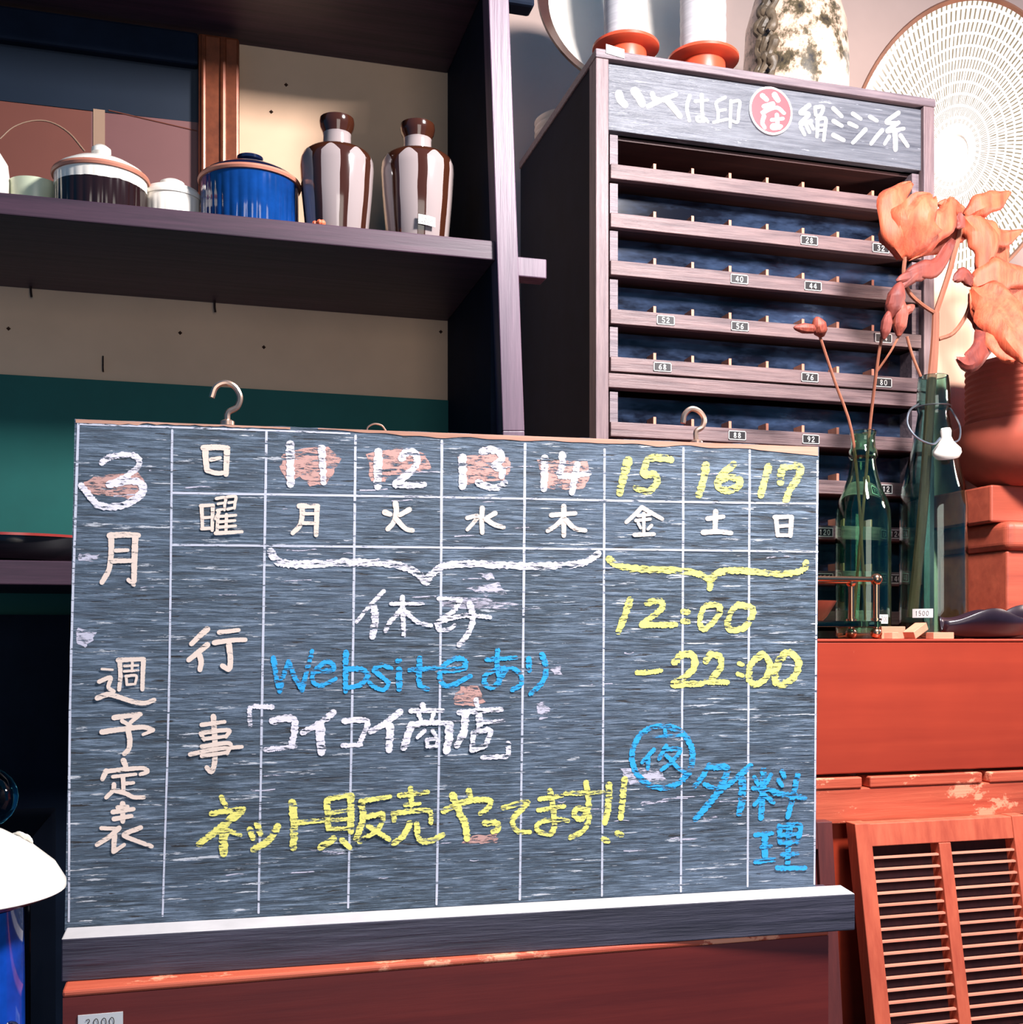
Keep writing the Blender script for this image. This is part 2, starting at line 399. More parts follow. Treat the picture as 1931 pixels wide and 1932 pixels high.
MB().hexa([(-0.62, yb, zt + .015), (xm, yb, zt + .015), (xm, yb + .004, zt + .015), (-0.62, yb + .004, zt + .015), (-0.62, yb, zsplit(-100)), (xm, yb, zsplit(172)), (xm, yb + .004, zsplit(172)), (-0.62, yb + .004, zsplit(-100))]).build('reflection_lower', W['refl_ochre'], fr)
MB().hexa([(xm, yb, zt + .015), (x0, yb, zt + .015), (x0, yb + .004, zt + .015), (xm, yb + .004, zt + .015), (xm, yb, zsplit(172)), (x0, yb, zsplit(372)), (x0, yb + .004, zsplit(372)), (xm, yb + .004, zsplit(172))]).build('reflection_lower', W['refl_rose'], fr)
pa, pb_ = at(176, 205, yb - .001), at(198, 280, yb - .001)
MB().box(pa.x, pb_.x, yb - .001, yb, pb_.z, pa.z).build('reflection_stripe', W['refl_line'], fr)
MB().tube([at(u, v, yb - .0005) for u, v in ((0, 262), (25, 240), (60, 228), (95, 230), (130, 250), (160, 285))], 0.0009, 5).build('reflection_arc', W['refl_line'], fr)
MB().tube([at(u, v, yb - .0005) for u, v in ((205, 208), (372, 247))], 0.0008, 5, 2).build('reflection_line', W['refl_ochre'], fr)

# ---------------------------------------------------------------- pottery on the shelf
def digits_strokes(ch):
    D = {'0': [[(.5, 1), (.15, .8), (.1, .4), (.35, 0), (.7, .05), (.9, .5), (.75, .9), (.5, 1)]],
         '1': [[(.3, .8), (.55, 1), (.5, .5), (.5, 0)]],
         '2': [[(.15, .75), (.4, 1), (.75, .95), (.8, .65), (.45, .3), (.1, 0), (.9, .02)]],
         '3': [[(.15, .9), (.6, 1), (.75, .75), (.4, .52), (.8, .35), (.65, .02), (.1, .05)]],
         '4': [[(.7, 0), (.7, 1), (.1, .3), (.95, .3)]],
         '5': [[(.85, 1), (.25, 1), (.2, .55), (.65, .6), (.85, .3), (.6, 0), (.1, .08)]],
         '6': [[(.75, 1), (.3, .7), (.12, .3), (.4, 0), (.8, .15), (.75, .48), (.4, .52), (.15, .3)]],
         '7': [[(.1, 1), (.9, 1), (.5, .4), (.4, 0)]],
         '8': [[(.5, .52), (.18, .75), (.45, 1), (.8, .8), (.5, .52), (.12, .25), (.45, 0), (.85, .2), (.5, .52)]],
         '9': [[(.82, .68), (.5, .42), (.18, .68), (.45, 1), (.8, .85), (.8, .4), (.5, 0)]]}
    return D[ch]
def ribbon(mb, pts, w, fn, off, k=5, jit=0.0, mi=0, sharp=False, taper=.18):
    """flat brush stroke: pts are 2-D, fn maps 2-D to the surface, off is the normal offset"""
    P = [Vector((p[0], p[1], 0)) for p in pts]
    if len(P) == 2: P = [P[0], P[0].lerp(P[1], .5), P[1]]
    tot = sum((P[i + 1] - P[i]).length for i in range(len(P) - 1))
    if jit: k = max(k, min(24, int(tot / (len(P) - 1) / (w * .22))))
    if not sharp: P, _ = catmull(P, [0] * len(P), k)
    vs = []; fs = []; n = len(P)
    for i, p in enumerate(P):
        d = (P[min(i + 1, n - 1)] - P[max(i - 1, 0)]); d = d.normalized() if d.length > 1e-9 else Vector((1, 0, 0))
        nn = Vector((-d.y, d.x, 0)); tp = 1 + (taper * (.5 - i / n) if jit else 0); ww = w / 2 * tp * (1 + random.uniform(-jit, jit))
        for q in (p + nn * ww, p - nn * w / 2 * tp * (1 + random.uniform(-jit, jit))): vs.append(fn(q.x, q.y, off + 4e-5 * i / n))
    for i in range(n - 1): fs.append((2 * i, 2 * i + 1, 2 * i + 3, 2 * i + 2))
    for e, s_ in ((0, -1), (n - 1, 1)):     # rounded ends
        d = (P[min(e + 1, n - 1)] - P[max(e - 1, 0)]).normalized() * s_; nn = Vector((-d.y, d.x, 0)); c = len(vs)
        for a_ in (90, 45, 0, -45, -90):
            q = P[e] + (d * math.cos(math.radians(a_)) + nn * math.sin(math.radians(a_))) * w / 2 * (1 + (taper * (-.5 if e else .5) if jit else 0))
            vs.append(fn(q.x, q.y, off + (4.4e-5 if e else -4e-6)))
        fs.append((c, c + 1, c + 2, c + 3, c + 4))
    old = mb.mi; mb.mi = mi; mb.add(vs, fs); mb.mi = old
def price_tag(parent, text, u, v, y, wpx, hpx, ink=None, rot=0.0, curve_r=None, cx=None, name='price_tag'):
    """paper sticker with a pencilled price, flat (or wrapped round a vessel of radius curve_r about cx)"""
    c = at(u, v, y); w = wpx * ppm(u, y); h = hpx * ppm(u, y)
    if curve_r:      # where the line of sight first meets the round wall
        d2 = Vector((c.x, c.y)).normalized(); e2 = Vector((cx.x, cx.y)); bq = d2.dot(e2)
        hit = d2 * (bq - math.sqrt(max(0, curve_r ** 2 - (e2.length_squared - bq * bq))))
        a0 = math.atan2(hit.y - cx.y, hit.x - cx.x); c = at(u, v, hit.y)
    def fn(a_, b2, o):
        x = c.x + a_; yy = y
        if curve_r:
            an = a0 + a_ / curve_r; rr = curve_r + o
            return Vector((cx.x + rr * math.cos(an), cx.y + rr * math.sin(an), c.z + b2 - a_ * rot))
        return Vector((x, yy - o, c.z + b2 - a_ * rot))
    m = MB(); n = 8; vs = []; fs = []
    for i in range(n + 1):
        for zz in (-h / 2, h / 2): vs += [fn(-w / 2 + w * i / n, zz, 0.0008), fn(-w / 2 + w * i / n, zz, 0.0)]
    for i in range(n):
        k = 4 * i; fs += [(k, k + 4, k + 6, k + 2), (k + 1, k + 3, k + 7, k + 5), (k, k + 1, k + 5, k + 4), (k + 2, k + 6, k + 7, k + 3)]
    m.add(vs, fs)
    cw = w * 0.7 / len(text)
    for i, ch in enumerate(text):
        for st in digits_strokes(ch):
            ribbon(m, [(-w * .36 + cw * (i + .12 + .72 * px), -h * .25 + h * .5 * py) for px, py in st], h * 0.045, fn, 0.0012, 4, 0, 1)
    return m.build(name, [W['paper'], ink or W['ink']], parent)

def vase(u, tag_text, y, lab, ph, vs):
    c = at(u, 300, y); c.z = zt; q = ppm(u, y)
    o = thing('striped_vase', c, lab, 'vase', 'striped vases on the shelf')
    z = lambda v: at(u, v, y).z - zt
    sv, nv, lv, bw = vs
    prof = [(0, 0), (bw * .78 * q, 0), (bw * .82 * q, .003), (bw * .95 * q, z(sv + 80)), (bw * q, z(sv + 30)), (bw * .99 * q, z(sv + 16)), (bw * .93 * q, z(sv + 5)), (bw * .82 * q, z(sv - 1)), (bw * .6 * q, z(sv - 5)), (27 * q, z(sv - 9)), (26 * q, z(nv + 8)), (27 * q, z(nv)), (31 * q, z(nv - 8)), (33 * q, z(lv + 8)), (32 * q, z(lv)), (26 * q, z(lv - 1)), (22 * q, z(lv + 6)), (21 * q, z(nv + 20)), (0, z(nv + 22))]
    m = MB(); m.lathe(c, prof, 48)
    o2 = m.build('body', vase_mat(z(sv + 14), z(sv - 9) + .0004, z(nv), 8, ph), o, True)
    if tag_text:
        price_tag(o, tag_text, u + 18, 416, y - bw * .9 * q, 33, 18, W['inkpale'], 0.1, bw * .965 * q, c)
    return o
vase(636, None, 1.425, 'brown and cream striped vase beside the blue lidded dish', 0.4, (292, 252, 226, 69))
vase(788, '2000', 1.425, 'brown and cream striped vase with a white price tag', 1.6, (300, 262, 237, 69))

def lidded(u, y, hw, vr, vlid, vk0, vk1, kw, name, lab, bm, lm, rimm, fl):
    c = at(u, 350, y); c.z = zt; q = ppm(u, y); z = lambda v: at(u, v, y).z - zt
    o = thing(name, c, lab, 'lidded dish')
    r = hw * q; zr = z(vr)
    MB().lathe(c, [(0, 0), (r * .82, 0), (r * .88, .003), (r * .93, .012), (r * .955, zr - .004), (r * .96, zr), (r * .9, zr), (r * .88, .01), (0, .008)], fl * 8 if fl else 48, (fl, 0.03, .003, zr - .006) if fl else None).build('body', bm, o, True)
    MB().lathe(c, [(0, zr + .0002), (r, zr + .0002), (r * 1.02, zr + .003), (r, zr + .006), (r * .97, zr + .0065), (0, zr + .006)], 48).build('lid_rim', rimm, o, True)
    zk = z(vlid)
    lid = MB().lathe(c, [(r * .97, zr + .006), (r * .9, zr + .011), (r * .65, zr + (zk - zr) * .7), (r * .35, zk - .002), (0, zk)], 48).build('lid', lm, o, True)
    k = kw * q; z0, z1 = z(vk0), z(vk1)
    MB().lathe(c, [(0, zk - .003), (k * .6, zk - .003), (k * .62, z0), (k, z0 + (z1 - z0) * .35), (k * .98, z0 + (z1 - z0) * .7), (k * .6, z1 - .0008), (0, z1)], 28).build('knob', lm, lid, True)
    return o
lidded(191, 1.445, 87, 343, 300, 298, 275, 18, 'lidded_dish', 'white fluted lidded dish with a dark brown glazed lower half', band_mat('brown_dipped_glaze', at(191, 358, 1.445).z - zt, (226, 218, 206), (34, 18, 18)), W['porc'], W['rimbrown'], 30)
lidded(472, 1.45, 94, 354, 312, 311, 293, 25, 'lidded_dish', 'cobalt blue fluted lidded dish with a brown unglazed rim', W['blue'], W['bluedark'], W['rimbrown'], 34)
lidded(325, 1.47, 55, 380, 364, 360, 340, 23, 'lidded_dish', 'small white lidded dish between the brown and the blue dish', W['porc'], W['porc'], W['porc'], 24)
c = at(66, 350, 1.48); c.z = zt; q = ppm(66, 1.48)
tag(MB().lathe(c, [(0, 0), (30 * q, 0), (40 * q, .012), (46 * q, at(66, 350, 1.48).z - zt), (43 * q, at(66, 350, 1.48).z - zt), (36 * q, .012), (0, .006)], 40).build('small_bowl', W['porcg'], None, True), 'pale green bowl beside the brown and white lidded dish', 'bowl')
c = at(-28, 350, 1.47); c.z = zt; q = ppm(-28, 1.47)
jar = thing('white_jar', c, 'round white jar on a saucer at the end of the row of pots', 'jar')
MB().lathe(c, [(0, 0), (44 * q, 0), (60 * q, .006), (61 * q, .008), (40 * q, .006), (0, .006)], 36).build('saucer', W['porc'], jar, True)
zj = at(-28, 275, 1.47).z - zt
MB().lathe(c, [(0, .0065), (24 * q, .0065), (40 * q, .018), (44 * q, zj * .55), (40 * q, zj * .78), (24 * q, zj * .95), (0, zj)], 36).build('jar_body', W['porc'], jar, True)
c = at(602, 412, 1.362); m = MB()
for i in range(7):
    a_ = i * 2.4; m.ball(Vector((c.x + .005 * math.cos(a_), 1.364 + .004 * math.sin(a_), zt + .003 + .0012 * (i % 3))), .0034 + .0006 * (i % 2), 7)
tag(m.build('clay_rosette', W['crumb'], None, False), 'tiny orange clay rosette at the foot of the striped vase', 'ornament')

# lacquer tray on the lower shelf
zl = EYE + 0.085
c = at(35, 1050, 1.50); c.z = zl; q = ppm(35, 1.50)
tr = thing('lacquer_tray', c, 'black lacquer tray with a red rim on the lower shelf', 'tray')
zr = at(35, 1003, 1.36).z - zl
MB().lathe(c, [(0, 0), (.105, 0), (.118, .006), (.128, zr * .55), (.131, zr - .003), (.126, zr - .003), (.115, .010), (0, .008)], 64).build('tray_body', W['black'], tr, True)
MB().lathe(c, [(.1255, zr - .003), (.1318, zr - .003), (.132, zr), (.1265, zr), (.1255, zr - .003)], 64).build('rim', W['redlac'], tr, True)

# ---------------------------------------------------------------- thread cabinet
CT = EYE - 0.004                              # top of the red drawer chest
CF, CB = 1.55, 1.96
cx0, cx1 = at(1125, 90, CF).x, at(1764, 190, CF).x
ctop = EYE + 0.868
cab = thing('thread_cabinet', ((cx0 + cx1) / 2, 1.75, CT), 'dark wooden sewing thread cabinet with a painted sign and shallow divided trays', 'cabinet')
pw = at(1149, 300, CF).x - cx0
zrow = lambda v: EYE + (HZ - v) / F * 1.652
MB().box(cx0 - .001, cx1 + .001, CF - .002, CB, zrow(113), ctop).build('top_board', W['cab'], cab, bevel=.0015)
for xa in (cx0, cx1 - pw): MB().box(xa, xa + pw, CF, CF + .03, CT, zrow(113)).build('post', W['cabv'], cab, bevel=.0012)
MB().box(cx0 + .002, cx0 + .014, CF + .03, CB, CT, zrow(113)).build('side_panel', W['shelf_dark'], cab)
MB().box(cx1 - .014, cx1 - .002, CF + .03, CB, CT, zrow(113)).build('side_panel', W['shelf_dark'], cab)
MB().box(cx0 + .014, cx1 - .014, CB - .01, CB, CT, zrow(113)).build('back_panel', W['shelf_dark'], cab)
MB().box(cx0 + pw, cx1 - pw, CF + .006, CB - .01, CT, CT + .012).build('bottom_board', W['cabdark'], cab)
ix0, ix1 = cx0 + pw + .004, cx1 - pw - .003
SY = CF + .004
MB().box(ix0 - .003, ix1 + .001, SY, SY + .014, zrow(244), zrow(119)).build('sign_board', W['sign'], cab, bevel=.001)
MB().box(ix0, ix1, CF + .02, CB - .01, zrow(252), zrow(246)).build('ledge', W['cabdark'], cab)
MB().box(ix0 - .003, ix1, CF + .003, CF + .024, zrow(730), zrow(703)).build('rail', W['lip'], cab, bevel=.001)
# painted sign lettering, drawn as brush strokes on the board
def planefn(y0):
    def fn(u, v, o): p = at(u, v, y0); return Vector((p.x, y0 - o, p.z))
    return fn
sgn = planefn(SY)
def strokes(group, ox, oy, s, fn, mat, parent, name, chars, jit=.06, lift=0.0006):
    for ch in chars:
        m = MB(); k = 0
        for w, pts in ch:
            ribbon(m, [(ox + x * s, oy + y * s) for x, y in pts], w * s, fn, lift + .00006 * k, 5, jit); k += 1
        o = m.build(name, mat, parent)
s3 = 640 / 1931
strokes('sign', 1100, 0, s3, sgn, W['signwhite'], cab, 'painted_character', [
    [(42, [(205, 535), (215, 570), (240, 598)]), (46, [(295, 520), (320, 555), (338, 592)])],
    [(26, [(372, 605), (450, 570), (530, 540)]), (26, [(395, 535), (408, 575)]), (24, [(400, 560), (470, 575)]), (32, [(478, 572), (515, 615), (552, 662)])],
    [(20, [(608, 545), (592, 610), (606, 688)]), (17, [(640, 578), (710, 570)]), (20, [(676, 540), (678, 620), (682, 690)]), (17, [(690, 690), (655, 690), (650, 668), (690, 672), (712, 695)])],
    [(17, [(810, 555), (760, 585), (770, 640), (768, 695)]), (16, [(768, 632), (812, 625)]), (17, [(745, 697), (820, 680)]), (17, [(842, 575), (840, 650), (838, 725)]), (17, [(842, 582), (890, 578), (886, 640), (880, 695), (850, 690)])],
    [(24, [(1288, 600), (1240, 642), (1285, 652), (1238, 706), (1300, 690)]), (20, [(1240, 725), (1262, 768)]), (20, [(1272, 715), (1290, 755)]), (20, [(1296, 705), (1312, 735)]), (20, [(1322, 612), (1366, 612), (1352, 655), (1326, 655), (1322, 612)]), (20, [(1336, 682), (1332, 780)]), (20, [(1332, 680), (1380, 678), (1376, 745), (1370, 800)]), (15, [(1338, 715), (1374, 712)]), (15, [(1338, 746), (1374, 742)])]])
s4 = 481 / 1931
strokes('sign', 1450, 0, s4, sgn, W['signwhite'], cab, 'painted_character', [
    [(30, [(492, 822), (555, 882)]), (30, [(494, 918), (556, 955)]), (32, [(492, 1024), (570, 1064)])],
    [(28, [(640, 862), (700, 902)]), (28, [(612, 935), (670, 962)]), (30, [(735, 982), (690, 1030), (640, 1082)])],
    [(28, [(770, 885), (822, 916)]), (30, [(862, 988), (820, 1035), (778, 1090)])],
    [(30, [(985, 855), (895, 925), (975, 935)]), (28, [(985, 930), (900, 995), (1025, 975)]), (36, [(955, 985), (962, 1060), (962, 1135)]), (26, [(915, 1035), (880, 1092)]), (30, [(1000, 1028), (1055, 1108)])]])
em = at(1100 + 1067 * s3, 635 * s3, SY); er = 136 * s3 * ppm(1453, SY)
m = MB(); n = 48
def disc(m, c, r, y0, y1, n=48):
    vs = [(c.x + r * math.cos(2 * math.pi * i / n), y0, c.z + r * math.sin(2 * math.pi * i / n)) for i in range(n)] + [(c.x + r * math.cos(2 * math.pi * i / n), y1, c.z + r * math.sin(2 * math.pi * i / n)) for i in range(n)]
    m.add(vs, [tuple(range(n)), tuple(range(2 * n - 1, n - 1, -1))] + [((i + 1) % n, i, i + n, (i + 1) % n + n) for i in range(n)])
disc(m, em, er, SY - .003, SY); m.mi = 1; disc(m, em, er * .91, SY - .0036, SY - .003)
m.mi = 0
emf = planefn(SY - .0036)
for ki, (w, pts) in enumerate([(26, [(1022, 545), (1048, 568)]), (30, [(1092, 540), (1112, 572)]), (22, [(1030, 606), (1085, 592), (1020, 645), (1070, 620), (1110, 615), (1146, 645)]), (22, [(1032, 662), (1022, 700), (1036, 728)]), (20, [(1076, 684), (1140, 676)]), (22, [(1104, 655), (1108, 700), (1112, 728)]), (20, [(1120, 728), (1078, 730), (1084, 712), (1130, 720)])]):
    ribbon(m, [(1100 + x * s3, y * s3) for x, y in pts], w * s3, emf, .0003 + .00006 * ki, 5, .05)
m.build('emblem', [W['sealwhite'], W['sealred']], cab)['label'] = 'round red emblem with white brush characters'
price_tag(cab, '10000', 1161, 97, CF - .0025, 37, 17, W['inkpale'], 0.14)
# trays
rows = [(308, [], False), (400, [('28', 1527), ('32', 1662)], True), (490, [('40', 1395), ('44', 1534)], True), (582, [('52', 1256), ('56', 1396), ('64', 1667)], True),
        (672, [('68', 1250), ('76', 1528), ('80', 1667)], True), (795, [('88', 1391), ('92', 1530)], True), (888, [('112', 1668)], True), (979, [('120', 1556), ('124', 1690)], True), (1070, [('136', 1556), ('140', 1690)], True), (1150, [], True)]
W['pane'] = None
mm, nt, ns, p = nodes('dusty_pane'); W['pane'] = mm
f = noise_tex(nt, 12, (0.5, 1, 1.6), 6, 0.7)
nt.links.new(ramp(nt, f, [(0.42, lin((16, 18, 30))), (0.62, lin((52, 66, 92))), (0.8, lin((110, 130, 156)))]), p.inputs['Base Color'])
nt.links.new(ramp(nt, f, [(0.4, (0.5, 0.5, 0.5, 1)), (0.7, (0.85, 0.85, 0.85, 1))]), p.inputs['Alpha'])
p.inputs['Roughness'].default_value = 0.12
divu = [1234, 1305.5, 1376, 1446, 1513.5, 1579, 1645]
dv_mesh = None
for ri, (v, plates, pane) in enumerate(rows):
    zt_ = zrow(v); zb_ = zrow(v + 27.5); znext = zrow(v - 58)
    tray = MB().box(ix0, ix1, CF + .002, CF + .014, zb_, zt_).build('tray', W['lip'], cab, bevel=.001)
    MB().box(ix0, ix1, CF + .014, CF + .2, zb_, zb_ + .004).build('tray_floor', W['cabdark'], tray)
    for xa, xb in ((ix0 + .001, ix0 + .0135), (ix1 - .0135, ix1 - .001)):
        MB().box(xa, xb, CF + .008, CF + .2, zt_ if True else 0, znext).build('tray_side', W['cab'], tray)
    for i, du in enumerate(divu):
        x = at(du, 500, CF + .018).x
        q = MB().box(x - .0022, x + .0022, CF + .0142, CF + (.0395 if pane else .10), zb_ + .004, zt_ + .013)
        # the divider slopes down towards the back
        for vv in q.v:
            if not pane and vv.y > CF + .05 and vv.z > zt_: vv.z -= .012
        q.build('divider', W['div'], tray)
    if pane:
        MB().box(ix0 + .0135, ix1 - .0135, CF + .040, CF + .042, zb_ + .004, znext).build('pane', W['pane'], tray)
    for txt, pu in plates:
        q = ppm(pu, CF); cpt = at(pu, 500, CF + .002); zc = (zt_ + zb_) / 2; w, h = 36 * q, 17 * q
        y0 = CF + .002; pm = MB(); pm.mi = 1; pm.box(cpt.x - w / 2, cpt.x + w / 2, y0 - .0008, y0, zc - h / 2, zc + h / 2); pm.mi = 0
        e = .0011
        for bx in ((-w / 2, w / 2, h / 2 - e, h / 2), (-w / 2, w / 2, -h / 2, -h / 2 + e), (-w / 2, -w / 2 + e, -h / 2, h / 2), (w / 2 - e, w / 2, -h / 2, h / 2)):
            pm.box(cpt.x + bx[0], cpt.x + bx[1], y0 - .0014, y0 - .0008, zc + bx[2], zc + bx[3])
        fn = lambda a_, b2, o: Vector((cpt.x + a_, y0 - .0008 - o, zc + b2))
        cw = w * (.5 if len(txt) == 2 else .7) / len(txt)
        for i, ch in enumerate(txt):
            for st in digits_strokes(ch):
                ribbon(pm, [((i - len(txt) / 2) * cw + cw * (.15 + .7 * a2), -h * .27 + h * .54 * b2) for a2, b2 in st], .0011, fn, .0005, 4)
        pm.build('number_plate', [W['platew'], W['plateb']], tray)['label'] = 'white framed number plate ' + txt

# ---------------------------------------------------------------- on top of the cabinet
def spool(u, y, fhw, thw, lab):
    c = at(u, 90, y); c.z = ctop; q = ppm(u, y)
    o = thing('thread_spool', c, lab, 'spool', 'thread spools on the cabinet')
    R, r = fhw * q, thw * q
    MB().lathe(c, [(0, 0), (R * .62, 0), (R * .64, .002), (R * .62, .034), (R * .9, .036), (R, .039), (R * 1.0, .043), (R * .92, .046), (R * .6, .047), (R * .3, .049), (R * .3, .22), (0, .22)], 44).build('base', W['spoolw'], o, True)
    zs = [(R * .3, .0475)] + [(r * (1 + .012 * math.sin(i * 2.1)), .049 + i * .0072) for i in range(26)] + [(R * .3, .236)]
    MB().lathe(c, zs, 36).build('thread', W['thread'], o, True)
    return o
spool(1181, 1.612, 63, 41, 'white thread spool on a red wooden base beside the price tag of the cabinet')
spool(1327, 1.612, 67, 43, 'white thread spool on a red wooden base next to the bark textured vase')
# brown rimmed plate
c = at(1178, -62, 1.70); rr = .148
pl = thing('brown_rimmed_plate', Vector((c.x, 1.70, ctop)), 'large plate with a dark brown rim leaning behind the thread spools', 'plate')
def tilt_lathe(prof, c, tilt, yaw, n=64, sx=1, sz=1):
    m = MB(); m.lathe((0, 0, 0), prof, n)
    M = Matrix.Translation(c) @ Matrix.Rotation(yaw, 4, 'Z') @ Matrix.Rotation(tilt, 4, 'X') @ Matrix.Rotation(math.radians(90), 4, 'X') @ Matrix.Diagonal((sx, sz, 1, 1))
    m.v = [M @ p for p in m.v]; return m
cc = Vector((c.x, 1.72, ctop + rr * .985))
tilt_lathe([(0, -.004), (rr * .6, -.004), (rr * .86, .012), (rr * .86, .006), (rr * .58, -.012), (0, -.012)], cc, math.radians(-12), 0).build('plate_well', W['porc'], pl, True)
tilt_lathe([(rr * .855, .012), (rr, .024), (rr, .019), (rr * .86, .005)], cc, math.radians(-12), 0).build('plate_rim', plain('brown_glaze', (70, 44, 36), .15, 0, .2, 20), pl, True)
MB().tube([(c.x - .03, 1.70, ctop + .0015), (c.x - .03, 1.80, ctop + .0015), (c.x - .03, 1.765, ctop + .09)], .0015, 6, 1).build('wire_stand', W['wire'], pl, True)
MB().tube([(c.x + .03, 1.70, ctop + .0015), (c.x + .03, 1.80, ctop + .0015), (c.x + .03, 1.765, ctop + .09)], .0015, 6, 1).build('wire_stand', W['wire'], pl, True)
# white dishes
for i in range(3):
    c = Vector((cx0 + .068, 1.87, ctop + .0003 + i * .011))
    tag(MB().lathe(c, [(0, 0), (.03, 0), (.032, .002), (.062, .014), (.064, .0165), (.061, .0165), (.03, .005), (0, .004)], 40).build('white_dish', W['porc'], None, True), ('bottom', 'middle', 'top')[i] + ' white dish of the small stack at the back corner of the cabinet', 'dish', 'stacked white dishes')
# bark textured vase
mm, nt, ns, p = nodes('brushed_iron_glaze'); W['bark'] = mm
n1 = noise_tex(nt, 16, (1, 1, 0.8), 8, 0.75); n2 = noise_tex(nt, 7, (1, 1, 1.2), 3)
h = math_n(nt, 'ADD', math_n(nt, 'MULTIPLY', n1, .5), math_n(nt, 'MULTIPLY', n2, .5))
nt.links.new(ramp(nt, h, [(.40, lin((34, 30, 30))), (.45, lin((92, 80, 58))), (.49, lin((226, 196, 172))), (.8, lin((240, 214, 194)))]), p.inputs['Base Color'])
p.inputs['Roughness'].default_value = .3
c = at(1502, 100, 1.72); c.z = ctop; q = ppm(1502, 1.72); r = 97 * q
bv = thing('bark_vase', c, 'cream stoneware vase with dark brushed patches and a bark like handle on the cabinet', 'vase')
MB().lathe(c, [(0, 0), (r * .93, 0), (r * .97, .005), (r, .06), (r * 1.0, .12), (r * .96, .18), (r * .8, .23), (r * .5, .255), (r * .45, .27), (r * .38, .27), (r * .4, .25), (0, .24)], 56).build('body', W['bark'], bv, True)
m = MB()
for da in (-7, 0, 8):
    pp = []; rr_ = []
    for i in range(22):
        a_ = math.radians(206 + da + 3 * math.sin(i * 1.7 + da)); ri = r * (1.0 if i < 16 else 1.0 - (i - 15) * .03)
        pp.append(Vector((c.x + ri * math.cos(a_), c.y + ri * math.sin(a_), c.z + .0125 + i * .0098))); rr_.append(.0085 + .0028 * math.sin(i * 2.3 + da))
    m.tube(pp, rr_, 9, 3)
m.build('bark_ridge', plain('bark_glaze', (92, 78, 62), .5, 0, .5, 60, bmp=.5), bv, True)
for zz in (.135, .07, .2):
    a_ = math.radians(214); pos = Vector((c.x + (r + .013) * math.cos(a_), c.y + (r + .013) * math.sin(a_), c.z + zz))
    MB().lathe(pos, [(0, -.006), (.0045, 0), (0, .006)], 10).build('hole', W['black'], bv, True)

# platter on a pale stand beside the cabinet
zst = EYE + .607
px0, px1 = cx1 + .004, cx1 + .62
tag(MB().box(px0, px1, 1.575, 1.93, CT, zst).build('pale_cupboard', W['palewood'], None, bevel=.002), 'pale unpainted wooden box beside the thread cabinet, under the platter', 'box')
mm, nt, ns, p = nodes('chattered_glaze'); W['chatter'] = mm
tc = nt.nodes.new('ShaderNodeTexCoord'); uvn = nt.nodes.new('ShaderNodeUVMap'); sp = nt.nodes.new('ShaderNodeSeparateXYZ'); nt.links.new(uvn.outputs[0], sp.inputs[0])
ang, rad = sp.outputs[0], sp.outputs[1]
rows_ = math_n(nt, 'MULTIPLY', rad, 13.0); fr_ = math_n(nt, 'FRACT', rows_); fl_ = math_n(nt, 'FLOOR', rows_)
tick = math_n(nt, 'SINE', math_n(nt, 'ADD', math_n(nt, 'MULTIPLY', ang, 2 * math.pi * 130), math_n(nt, 'ADD', math_n(nt, 'MULTIPLY', fl_, 1.9), math_n(nt, 'MULTIPLY', fr_, 1.6))))
tk = math_n(nt, 'MULTIPLY', math_n(nt, 'GREATER_THAN', tick, .5), math_n(nt, 'GREATER_THAN', fr_, .22))
tk = math_n(nt, 'MULTIPLY', tk, math_n(nt, 'GREATER_THAN', rad, .2))
nt.links.new(mixc(nt, tk, lin((236, 228, 218)), lin((128, 116, 92))), p.inputs['Base Color']); p.inputs['Roughness'].default_value = .3
C = Vector((1.318, 1.73, zst + .268)); ry = .27; yaw = math.radians(-48)
pt = thing('slipware_platter', Vector((C.x, C.y, zst)), 'big oval cream platter with rings of fine notches and a brown edge', 'platter')
prof = [(0, 0), (.12, 0), (.13, .004), (.3, .008), (.6, .014), (.85, .024), (.97, .036)]
m = tilt_lathe([(a_ * ry, b2) for a_, b2 in prof], C, math.radians(-3), yaw, 96, .70, 1)
o = m.build('platter_face', W['chatter'], pt, True)
uvl = o.data.uv_layers.new(name='UVMap')
for poly in o.data.polygons:
    vi = [o.data.loops[l].vertex_index for l in poly.loop_indices]
    info = [(((k - 1) % 96) / 96, prof[(k - 1) // 96 + 1][0]) if k > 0 else (None, 0) for k in vi]
    mx = max(a_ for a_, _ in info if a_ is not None)
    for l, (a_, r_) in zip(poly.loop_indices, info):
        if a_ is None: a_ = mx
        if mx > .9 and a_ < .1: a_ += 1
        uvl.data[l].uv = (a_, r_)
tilt_lathe([(.965 * ry, .0355), (.985 * ry, .040), (ry, .038), (.99 * ry, .030), (.86 * ry, .014), (.6 * ry, .002), (.3 * ry, -.006), (0, -.006)], C, math.radians(-3), yaw, 96, .70, 1).build('platter_edge', plain('iron_edge', (128, 86, 66), .4, 0, .2, 30), pt, True)

